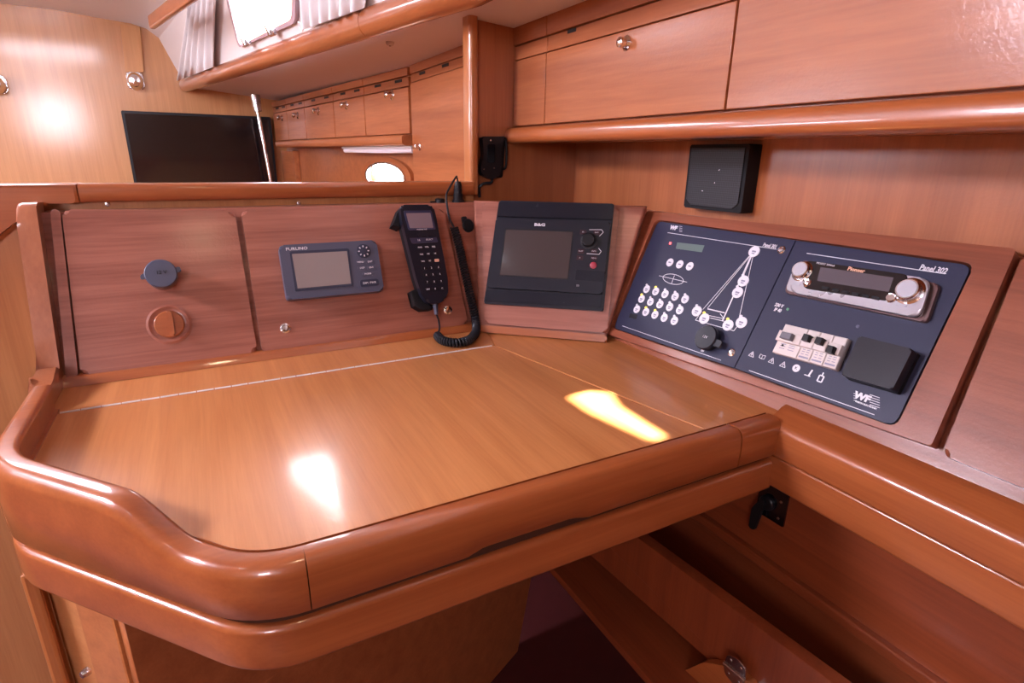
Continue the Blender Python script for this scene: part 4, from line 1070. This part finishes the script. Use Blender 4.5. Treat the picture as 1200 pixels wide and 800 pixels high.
bpart('lower_board', [ext(m0, m1, uS) if ext(m0, m1, uS)[1] < -0.01 else Vector((uS, -0.02)), ext(m0, m1, ue), ext(m0, m1, ue)-Vector((0, 0.012)), n1, ext(n0, n1, uS) if ext(n0, n1, uS)[1] < -0.03 else Vector((uS, -0.05))], -0.018, -0.004, REDW, 0.001)
# folded flap and hinge
fq = FBd.uvs([(778, 806), (800, 786), (826, 775), (850, 779), (880, 800), (900, 840), (780, 840)], 0.012)
bpart('flap', rounded(fq, 0.006), 0.0005, 0.014, SOLID, 0.003)
hg = thing('butterfly_hinge', FBd.mat(FBd.uv((861, 786), 0.016), 0.0145), 'small chrome butterfly hinge screwed to the bin flap', 'hinge')
for s_ in (-1, 1):
    leaf = rounded([(-0.017, 0), (-0.014, s_*0.017), (0, s_*0.022), (0.014, s_*0.017), (0.017, 0)], 0.004)
    o = add('hinge_leaf', prism(leaf, 0.0, 0.0018, 0.0004), CHROME, hg)
    for x_ in (-0.008, 0.008):
        add('screw', lathe([(0.0022, 0.0018), (0.0018, 0.0026), (0, 0.0028)], (x_, s_*0.012), 10), CHROME, o)
bm = bmesh.new()
for v in [0]:
    b2 = tube([(-0.017, 0, 0.002), (0.017, 0, 0.002)], 0.0026, 10); merge(bm, b2)
add('hinge_pin', bm, STEEL, hg)
# black latch plate
FX = Frame((XBK, 0, 0), (0, -1, 0), (-1, 0, 0))
q = FX.uvs([(886, 566), (926, 588), (921, 620), (884, 600)], 0.003); cc = sum(q, Vector((0, 0)))/4
hw, hh = 0.024, 0.022
la = thing('latch', FX.mat(cc, 0.0), 'black latch plate with a lever under the moulded rail', 'latch')
add('plate', prism(rrect(-hw, hw, -hh, hh+0.012, 0.002), 0.0, 0.003, 0.0008), GLOSSB, la)
add('boss', lathe([(0.012, 0.003), (0.012, 0.008), (0.010, 0.010), (0, 0.010)], (-0.006, 0.004), 20), BLACK, la)
lv = FX.uv((884, 605), 0.012)-cc
add('lever', prism(rounded([(-0.012, 0.010), (-0.004, 0.010), (lv[0]+0.004, lv[1]-0.022), (lv[0]-0.006, lv[1]-0.022), (lv[0]-0.006, lv[1]+0.012)], 0.003), 0.008, 0.014, 0.001), BLACKM, la)
for p in ((0.014, -0.012), (0.014, 0.016)):
    add('screw', lathe([(0.0025, 0.003), (0.002, 0.0038), (0, 0.004)], p, 10), STEEL, la)

# ================================================================== OVERHEAD LOCKER ABOVE THE CONSOLE
oc = thing('overhead_locker', (XC, 0.6, 1.095), 'long wooden overhead locker above the speaker with flap doors', 'cabinet')
zb, zt = FC.uv((640, 145))[1], FC.uv((642, 62))[1]
def cpart(name, pts, w0, w1, mat, bev=0.0, par=oc):
    o = add(name, prism(pts, w0, w1, bev), mat, None); o.parent = par
    if par is oc: o.matrix_parent_inverse = ROOTS[oc.name].inverted(); o.matrix_basis = FC.mat()
    return o
uL = -YB+0.001; u1 = FC.uv((640, 100))[0]; u2 = FC.uv((859, 60))[0]; uR = 0.35
add('carcass', box(XC+0.012, XW-0.002, -0.35, YB-0.001, zb-0.012, 1.30), CAB, oc, True)
cpart('filler_panel', rect(uL, u1-0.0012, zb, zt), -0.012, 0.002, CABL, 0.001)
d1 = cpart('door', rect(u1+0.0012, u2-0.0016, zb, zt), -0.012, 0.002, CABL, 0.0012)
d2 = cpart('door', rect(u2+0.0016, uR, zb, zt), -0.012, 0.002, CABL, 0.0012)
z1 = FC.uv((642, 42))[1]
for a, b in ((uL, u1-0.0012), (u1+0.0012, u2-0.0016), (u2+0.0016, uR)):
    cpart('vent_strip', rect(a, b, zt+0.0025, z1-0.001), -0.012, 0.0, CABL, 0.001)
    cpart('top_strip', rect(a, b, z1+0.001, 1.318), -0.012, 0.003, CABL, 0.001)
for p in ((670, 40), (812, 1)):
    k = FC.uv(p); cpart('vent_slot', rrect(k[0]-0.013, k[0]+0.013, z1-0.007, z1-0.0012, 0.001), -0.001, 0.0006, BLACKM)
k = FC.uv((731, 50), 0.008)
def knob(par, k, s_=1.0):
    return [add('knob', lathe([(0.0125*s_, 0.002), (0.0125*s_, 0.004), (0.0095*s_, 0.006), (0.007*s_, 0.007), (0.0066*s_, 0.013*s_), (0.009*s_, 0.015*s_), (0.0085*s_, 0.020*s_), (0.005*s_, 0.022*s_), (0, 0.0222*s_)], k, 24), CHROME, par)]
knob(d1, k, 0.85)
kx = FC.uv((1050, -60)); knob(d2, kx, 0.85)
prof = rounded([(XC-0.024, zb-0.034), (XC+0.03, zb-0.034), (XC+0.03, zb-0.004), (XC-0.020, zb-0.004)], [0.014, 0, 0, 0.012], 6)
add('shelf_rail', sweep_profile(prof, (0, YB-0.002, 0), (0, -0.35, 0), (1, 0, 0), (0, 0, 1)), SOLIDY, oc, True)
add('shelf_bottom', box(XC+0.03, XW-0.001, -0.35, YB-0.002, zb-0.030, zb-0.012), CAB, oc, True)

# speaker on the hull lining
q = FW.uvs([(806, 169), (876, 169), (869, 249), (802, 244)], 0.03); cc = sum(q, Vector((0, 0)))/4
hw = ((q[1]-q[0]).length+(q[2]-q[3]).length)/4; hh = ((q[3]-q[0]).length+(q[2]-q[1]).length)/4
sp_ = thing('speaker', FW.mat(cc), 'square black loudspeaker on the veneer lining above the switch console', 'speaker')
add('cabinet', prism(rrect(-hw, hw, -hh, hh, 0.003), 0.0, 0.028, 0.003), BLACKM, sp_)
gm, N, L, b = principled('grille_mesh'); b.inputs['Base Color'].default_value = (0.012, 0.012, 0.018, 1); b.inputs['Roughness'].default_value = 0.5
t = N.new('ShaderNodeTexCoord'); ck_ = N.new('ShaderNodeTexChecker'); ck_.inputs['Scale'].default_value = 420
mpp = N.new('ShaderNodeMapping'); mpp.inputs['Rotation'].default_value = (0, 0, 0.785); L.new(t.outputs['Object'], mpp.inputs['Vector']); L.new(mpp.outputs[0], ck_.inputs['Vector'])
ck_.inputs['Color1'].default_value = (0.02, 0.02, 0.028, 1); ck_.inputs['Color2'].default_value = (0.005, 0.005, 0.007, 1); L.new(ck_.outputs[0], b.inputs['Base Color'])
add('grille', prism([(-hw*0.9, -hh*0.72), (-hw*0.72, -hh*0.9), (hw*0.72, -hh*0.9), (hw*0.9, -hh*0.72), (hw*0.9, hh*0.9), (-hw*0.9, hh*0.9)], 0.026, 0.0305, 0.001), gm, sp_)
for x_, y_ in ((0.01, 0.012), (0.004, -0.008), (-0.02, -0.022)):
    add('grille_pin', lathe([(0.0012, 0.030), (0.001, 0.0312), (0, 0.0314)], (x_, y_), 8), STEEL, sp_)

# handheld radio charger on the bulkhead
c = FB.uv((578, 185), 0.015)
hc = thing('radio_charger', FB.mat(c), 'black handheld radio charging holder with a side loop on the bulkhead', 'charger')
def GQ(pts, w): return sub(FB.uvs([Z3(*p) for p in pts], w), c)
add('back_plate', prism(rounded(GQ([(78, 492), (160, 492), (150, 640), (85, 640)], 0.004), 0.004), 0.0, 0.006, 0.001), BLACKM, hc)
add('body', prism(rounded(GQ([(78, 494), (158, 494), (148, 540), (150, 600), (140, 635), (110, 648), (78, 632), (72, 606), (84, 560)], 0.022), 0.004), 0.005, 0.022, 0.004, 3), BLACK, hc)
add('front_badge', prism(rounded(GQ([(96, 520), (124, 520), (122, 586), (98, 586)], 0.024), 0.002), 0.021, 0.0245, 0.0008), GLOSSB, hc)
lp = [Vector((p[0], p[1], 0.012)) for p in GQ([(152, 500), (163, 508), (163, 596), (148, 612)], 0.012)]
add('side_loop', tube(smooth_path(lp, 6), 0.0028, 8), BLACK, hc)
for p in ((108, 506), (84, 610), (120, 606)):
    k = GQ([p], 0.023)[0]; add('screw', lathe([(0.0018, 0.0215), (0.0014, 0.0232), (0, 0.0234)], k, 10), STEEL, hc)
cb_ = [Vector((p[0], p[1], w)) for p, w in zip(GQ([(112, 640), (108, 658), (84, 662), (70, 676), (72, 712)], 0.01), (0.012, 0.012, 0.009, 0.006, 0.004))]
add('cable', tube(smooth_path(cb_, 6), 0.0030, 8), RUBBER, hc)

# ================================================================== SALOON
# tall locker beyond the post
XT = 0.60
FTl = Frame((XT, 0, 0), (0, -1, 0), (-1, 0, 0))
ut0 = FTl.uv((482, 120))[0]; ut1 = -(YB+0.04)
tk_ = thing('tall_locker', (XT, 1.5, 0.5), 'tall reddish wooden locker with a chrome knob beside the bulkhead post', 'cabinet')
def tpart(name, pts, w0, w1, mat, bev=0.0):
    o = add(name, prism(pts, w0, w1, bev), mat, None); o.parent = tk_; o.matrix_parent_inverse = ROOTS[tk_.name].inverted(); o.matrix_basis = FTl.mat(); return o
zt1, zt2, zt3 = FTl.uv((482, 97))[1], FTl.uv((482, 87))[1], FTl.uv((482, 71))[1]
add('carcass', box(XT+0.012, 0.665, YB+0.036, -ut0, 0.0, zt3), CAB, tk_, True)
td = tpart('door', rect(ut0+0.002, ut1, 0.10, zt1-0.001), -0.012, 0.002, CABL, 0.001)
tpart('vent_strip', rect(ut0+0.002, ut1, zt1+0.001, zt2-0.001), -0.012, 0.0, CABL, 0.001)
tpart('top_strip', rect(ut0+0.002, ut1, zt2+0.001, zt3-0.003), -0.012, 0.002, CABL, 0.001)
tpart('cornice', rect(ut0-0.002, ut1, zt3, zt3+0.010), -0.012, 0.008, CABL, 0.002)
for p in ((495, 84.5), (522, 75.5)):
    k = FTl.uv(p); tpart('vent_slot', rect(k[0]-0.022, k[0]+0.022, zt2-0.010, zt2-0.003), -0.001, 0.0012, BLACKM)
k = FTl.uv((489, 172), 0.01); knob(td, k, 0.9)

# row of saloon lockers
sl = thing('saloon_lockers', FS.mat((-0.8, 1.1)), 'row of wooden wall lockers with chrome knobs above the oval porthole', 'cabinet')
def spart(name, pts, w0, w1, mat, bev=0.0, par=None):
    o = add(name, prism(pts, w0, w1, bev), mat, None); o.parent = sl; o.matrix_parent_inverse = ROOTS[sl.name].inverted(); o.matrix_basis = FS.mat(); return o
us = [FS.uv((x, 150))[0] for x in (481, 429, 393, 359, 338, 322)]
zs0 = FS.uv((470, 157))[1]; zs1 = FS.uv((470, 103))[1]; zs2 = FS.uv((470, 91))[1]
ur = us[0]; ul = us[-1]
spart('carcass', rect(ul-0.02, ur, zs0-0.01, 1.318), -0.055, -0.012, CABL)
kpx = [(457, 111), (404, 123), (371, 130), (347, 135), (329, 138)]
for i in range(5):
    d = spart('door', rect(us[i+1]+0.0025, us[i]-0.0025, zs0, zs1-0.002), -0.012, 0.002, CABL, 0.0015)
    k = FS.uv(kpx[i], 0.01)
    for o in knob(d, k, 1.25): pass
    spart('vent_strip', rect(us[i+1]+0.002, us[i]-0.002, zs1+0.002, zs2-0.002), -0.012, 0.0, CABL, 0.001)
    spart('top_strip', rect(us[i+1]+0.002, us[i]-0.002, zs2+0.002, 1.318), -0.012, 0.003, CABL, 0.001)
    for f in (0.35, 0.8):
        uu = us[i+1]+(us[i]-us[i+1])*f; spart('vent_slot', rect(uu-0.025, uu+0.025, zs2-0.012, zs2-0.004), -0.001, 0.0012, BLACKM)
prof = rounded([(-0.01, -0.030), (0.030, -0.030), (0.030, 0.0), (-0.01, 0.0)], [0, 0.012, 0.012, 0], 4)
o = add('shelf_rail', sweep_profile(prof, (ul+0.10, zs0-0.004, 0), (ur, zs0-0.004, 0), (0, 0, 1), (0, 1, 0)), CABL, None); o.parent = sl; o.matrix_parent_inverse = ROOTS[sl.name].inverted(); o.matrix_basis = FS.mat()
# wooden pilaster below the lockers by the forward bulkhead
q = FS.uvs([(322, 176), (343, 176), (341, 214), (320, 214)], -0.03)
spart('pilaster', [Vector((q[0][0], zs0-0.05)), Vector((q[1][0], zs0-0.05)), Vector((q[1][0], 0.2)), Vector((q[0][0], 0.2))], -0.058, -0.03, CABL, 0.002)
# tube lamp under the shelf
a, b_ = FS.uv((400, 178), 0.0), FS.uv((481, 174), 0.0)
tlp = thing('light_bar', FS.mat((a+b_)/2, 0.0), 'slim white light bar under the saloon locker shelf', 'lamp')
hl_ = (b_-a).length/2
add('housing', box(-hl_, hl_, 0.006, 0.014, -0.03, -0.002, 0.002), WHITE, tlp)
add('diffuser', tube([(-hl_*0.98, 0.0, -0.014), (hl_*0.98, 0.0, -0.014)], 0.008, 12), plain('diffuser', (0.75, 0.68, 0.70), 0.3), tlp)

# television
q = FT.uvs([(141, 127), (317, 139)], 0.05); tw = (q[1]-q[0]).length
th_ = tw*0.575
ctv = Vector((q[0][0]+tw/2, (q[0][1]+q[1][1])/2-th_/2))
tv = thing('television', FT.mat(ctv), 'wide black flat television on the forward bulkhead', 'television')
add('housing', prism(rrect(-tw/2, tw/2, -th_/2, th_/2, 0.006), 0.012, 0.05, 0.004), BLACK, tv)
add('screen', prism(rrect(-tw/2+0.012, tw/2-0.012, -th_/2+0.016, th_/2-0.012, 0.002), 0.049, 0.0515), GLOSSB, tv)
add('wall_mount', box(-0.1, 0.1, -0.08, 0.08, 0.0, 0.013), BLACKM, tv)
# grab pole
pt = on_plane((299, 112), (0, 0, 1.335), (0, 0, 1)); pbm = on_y((316, 207), pt.y-0.02)
gpole = thing('grab_pole', (pt.x, pt.y, 0.0), 'stainless grab pole in front of the television edge', 'pole')
bot = Vector((pt.x, pt.y, 1.33)) + (pbm-Vector((pt.x, pt.y, 1.33)))*(1.33/(1.33-pbm.z))
add('tube', tube([(pt.x, pt.y, 1.32), bot], 0.0085, 16), CHROME, gpole, True)
add('socket', tube([(pt.x, pt.y, 1.338), Vector((pt.x, pt.y, 1.338)).lerp(bot, 0.055)], [0.022, 0.018], 18), STEEL, gpole, True)
add('foot', lathe([(0.035, 0.0), (0.035, 0.01), (0.018, 0.03), (0, 0.03)], (bot.x, bot.y), 18), STEEL, gpole, True)
# reading lamps
def reading_lamp(px, label):
    c = FT.uv(px, 0.04)
    r = thing('reading_lamp', FT.mat(c), label, 'lamp')
    add('back_plate', prism(rrect(-0.034, 0.034, -0.040, 0.034, 0.016), 0.0, 0.014, 0.004), CHROME, r)
    add('shade', lathe([(0.0, 0.012), (0.030, 0.014), (0.033, 0.026), (0.030, 0.046), (0.022, 0.060), (0, 0.066)], (0, -0.006), 26, sy=1.15), CHROME, r)
    add('switch', lathe([(0.006, 0.012), (0.006, 0.020), (0, 0.022)], (0, 0.024), 12), BLACK, r)
    return r
reading_lamp((158, 93), 'chrome dome reading lamp under the narrow wooden batten')
reading_lamp((-6, 97), 'chrome dome reading lamp alone on the bulkhead far from the television')
# curtains on the coachroof window
def curtain(px, label, folds, amp=0.010, seed=0):
    q = FO.uvs(px, 0.02); q = [Vector((p[0], min(max(p[1], 0.027), wall_v(FO.world(p[0], 0).y)-0.022))) for p in q]; b = bmesh.new(); n = folds*8; rows_ = []
    for j in range(7):
        t = j/6; A_, B_ = q[0].lerp(q[3], t), q[1].lerp(q[2], t)
        rows_.append([b.verts.new((A_.lerp(B_, i/n)[0], A_.lerp(B_, i/n)[1], 0.022+amp*sin(2*math.pi*folds*i/n+0.6*sin(3*t+seed)))) for i in range(n+1)])
    for A_, B_ in zip(rows_, rows_[1:]):
        for i in range(n): b.faces.new((A_[i], A_[i+1], B_[i+1], B_[i]))
    b.normal_update(); bmesh.ops.solidify(b, geom=list(b.faces), thickness=0.0015)
    bmesh.ops.recalc_face_normals(b, faces=list(b.faces))
    cu = sum(q, Vector((0, 0)))/4
    for v in b.verts: v.co.x -= cu[0]; v.co.y -= cu[1]
    r = thing('curtain', FO.mat(cu), label, 'curtain')
    add('cloth', b, CURT, r, angle=80)
    return r, cu
curtain([(206, -30), (248, -40), (256, 88), (212, 99)], 'white gathered curtain drawn aside before the reading lamp end of the window', 5)
r2, cu = curtain([(352, -40), (432, -40), (428, 14), (356, 34)], 'white gathered curtain tied back where the wooden rail is joined', 6, seed=2)
q = FO.uv((352, 31), 0.03)-cu
ring = [Vector((q[0]+0.008*cos(2*math.pi*i/16), q[1]+0.010*sin(2*math.pi*i/16), 0.03)) for i in range(17)]
add('tie_loop', tube(ring, 0.002, 6), CURT, r2)
# wooden grab bar on the coachroof curve
ga = on_plane((178, 26), roof_sec(2.6)[4], (0, 1, 0)); gb = on_plane((232, -14), roof_sec(1.9)[4], (0, 1, 0))
gr = thing('grab_rail', (ga+gb)/2, 'short wooden grab rail on the white ceiling curve', 'handrail')
add('bar', sweep_profile(rounded(rect(-0.010, 0.010, -0.022, 0.022), 0.008), ga, gb, (1, 0, 0), (0, 0, 1)), SOLIDY, gr, True)
for t in (0.12, 0.88):
    p = ga.lerp(gb, t); add('standoff', tube([p, p+Vector((0.05, 0, 0.03))], 0.008, 10), SOLIDY, gr, True)
# headliner access panel and button
hb = on_plane((457, 50), (0, 0, 1.328), (0, 0, 1))
hp_ = thing('headliner_button', (hb.x, hb.y, 1.327), 'small round button screw on the pinkish headliner', 'fastener')
add('disc', lathe([(0.010, 0.004), (0.010, -0.002), (0.007, -0.005), (0, -0.006)], seg=18), CREAM, hp_)
add('screw', lathe([(0.003, -0.005), (0.0025, -0.0068), (0, -0.007)], seg=10), STEEL, hp_)
for y_, nm, wn in ((2.35, 'long port side window opposite the saloon lockers', 'window_3'), (0.95, 'long port side window opposite the chart table', 'window_4')):
    w_ = thing(wn, (-2.05, y_, 1.40), nm, 'window'); w_['kind'] = 'structure'
    FPo = Frame((-2.05, y_, 1.40), (0, 1, 0), (1, 0, 0))
    o = add('window_frame', holed(rrect(-0.53, 0.53, -0.20, 0.19, 0.05), rrect(-0.48, 0.48, -0.15, 0.15, 0.04), 0.0, 0.012), SOLID, w_, True); o.matrix_basis = FPo.mat()
    o = add('pane', prism(rrect(-0.48, 0.48, -0.15, 0.15, 0.04), 0.001, 0.004), plain('hatch_acrylic', (0.8, 0.82, 0.9), 0.3, emit=((0.86, 0.9, 1.0), 1.0)), w_, True); o.matrix_basis = FPo.mat()
FAf = Frame((-1.25, -1.55, 1.42), (-1, 0, 0), (0, 1, 0))
w_ = thing('window_5', FAf.mat(), 'square companionway window in the wall behind the cabin', 'window'); w_['kind'] = 'structure'
add('window_frame', holed(rrect(-0.29, 0.29, -0.27, 0.27, 0.04), rrect(-0.25, 0.25, -0.23, 0.23, 0.03), 0.0, 0.012), SOLID, w_)
add('pane', prism(rrect(-0.25, 0.25, -0.23, 0.23, 0.03), -0.003, 0.004), plain('hatch_acrylic', (0.8, 0.82, 0.9), 0.3), w_)
# hatches
def hatch(name, x, y, w, h, label, sz=0.02):
    z = roof_sec(y)[0].z-0.006
    r = thing(name, (x, y, z), label, 'hatch')
    add('frame', holed(rrect(-w/2-0.04, w/2+0.04, -h/2-0.04, h/2+0.04, 0.03), rrect(-w/2, w/2, -h/2, h/2, 0.02), -0.045, -0.001), WHITE, r)
    add('pane', prism(rrect(-w/2, w/2, -h/2, h/2, 0.02), -0.006, -0.002), plain('hatch_acrylic', (0.8, 0.82, 0.9), 0.3, emit=((0.86, 0.9, 1.0), 1.0)), r)
hatch('deck_hatch', -0.66, 2.1, 0.52, 0.52, 'square white framed deck hatch in the saloon ceiling')
hatch('deck_hatch', -1.42, 0.92, 0.46, 0.46, 'square white framed hatch added in the unseen ceiling to light the chart table')  # unseen hatch added to go with the chart table light

_s = roof_sec(-0.02); _i = next(i for i in range(len(_s)-1) if _s[i].x <= 0 <= _s[i+1].x); _lz = min(_s[_i].z, _s[_i+1].z)
lmp = thing('ceiling_lamp', (0.0, -0.02, _lz), 'small round warm ceiling lamp behind the chart table', 'lamp')
add('rim', lathe([(0.0, -0.001), (0.055, -0.001), (0.055, -0.010), (0.046, -0.016), (0.042, -0.012)], seg=28), CHROME, lmp)
add('lens', lathe([(0.042, -0.008), (0.03, -0.014), (0, -0.016)], seg=24), plain('lamp_glass', (0.9, 0.8, 0.6), 0.3, emit=((1.0, 0.8, 0.5), 6.0)), lmp)
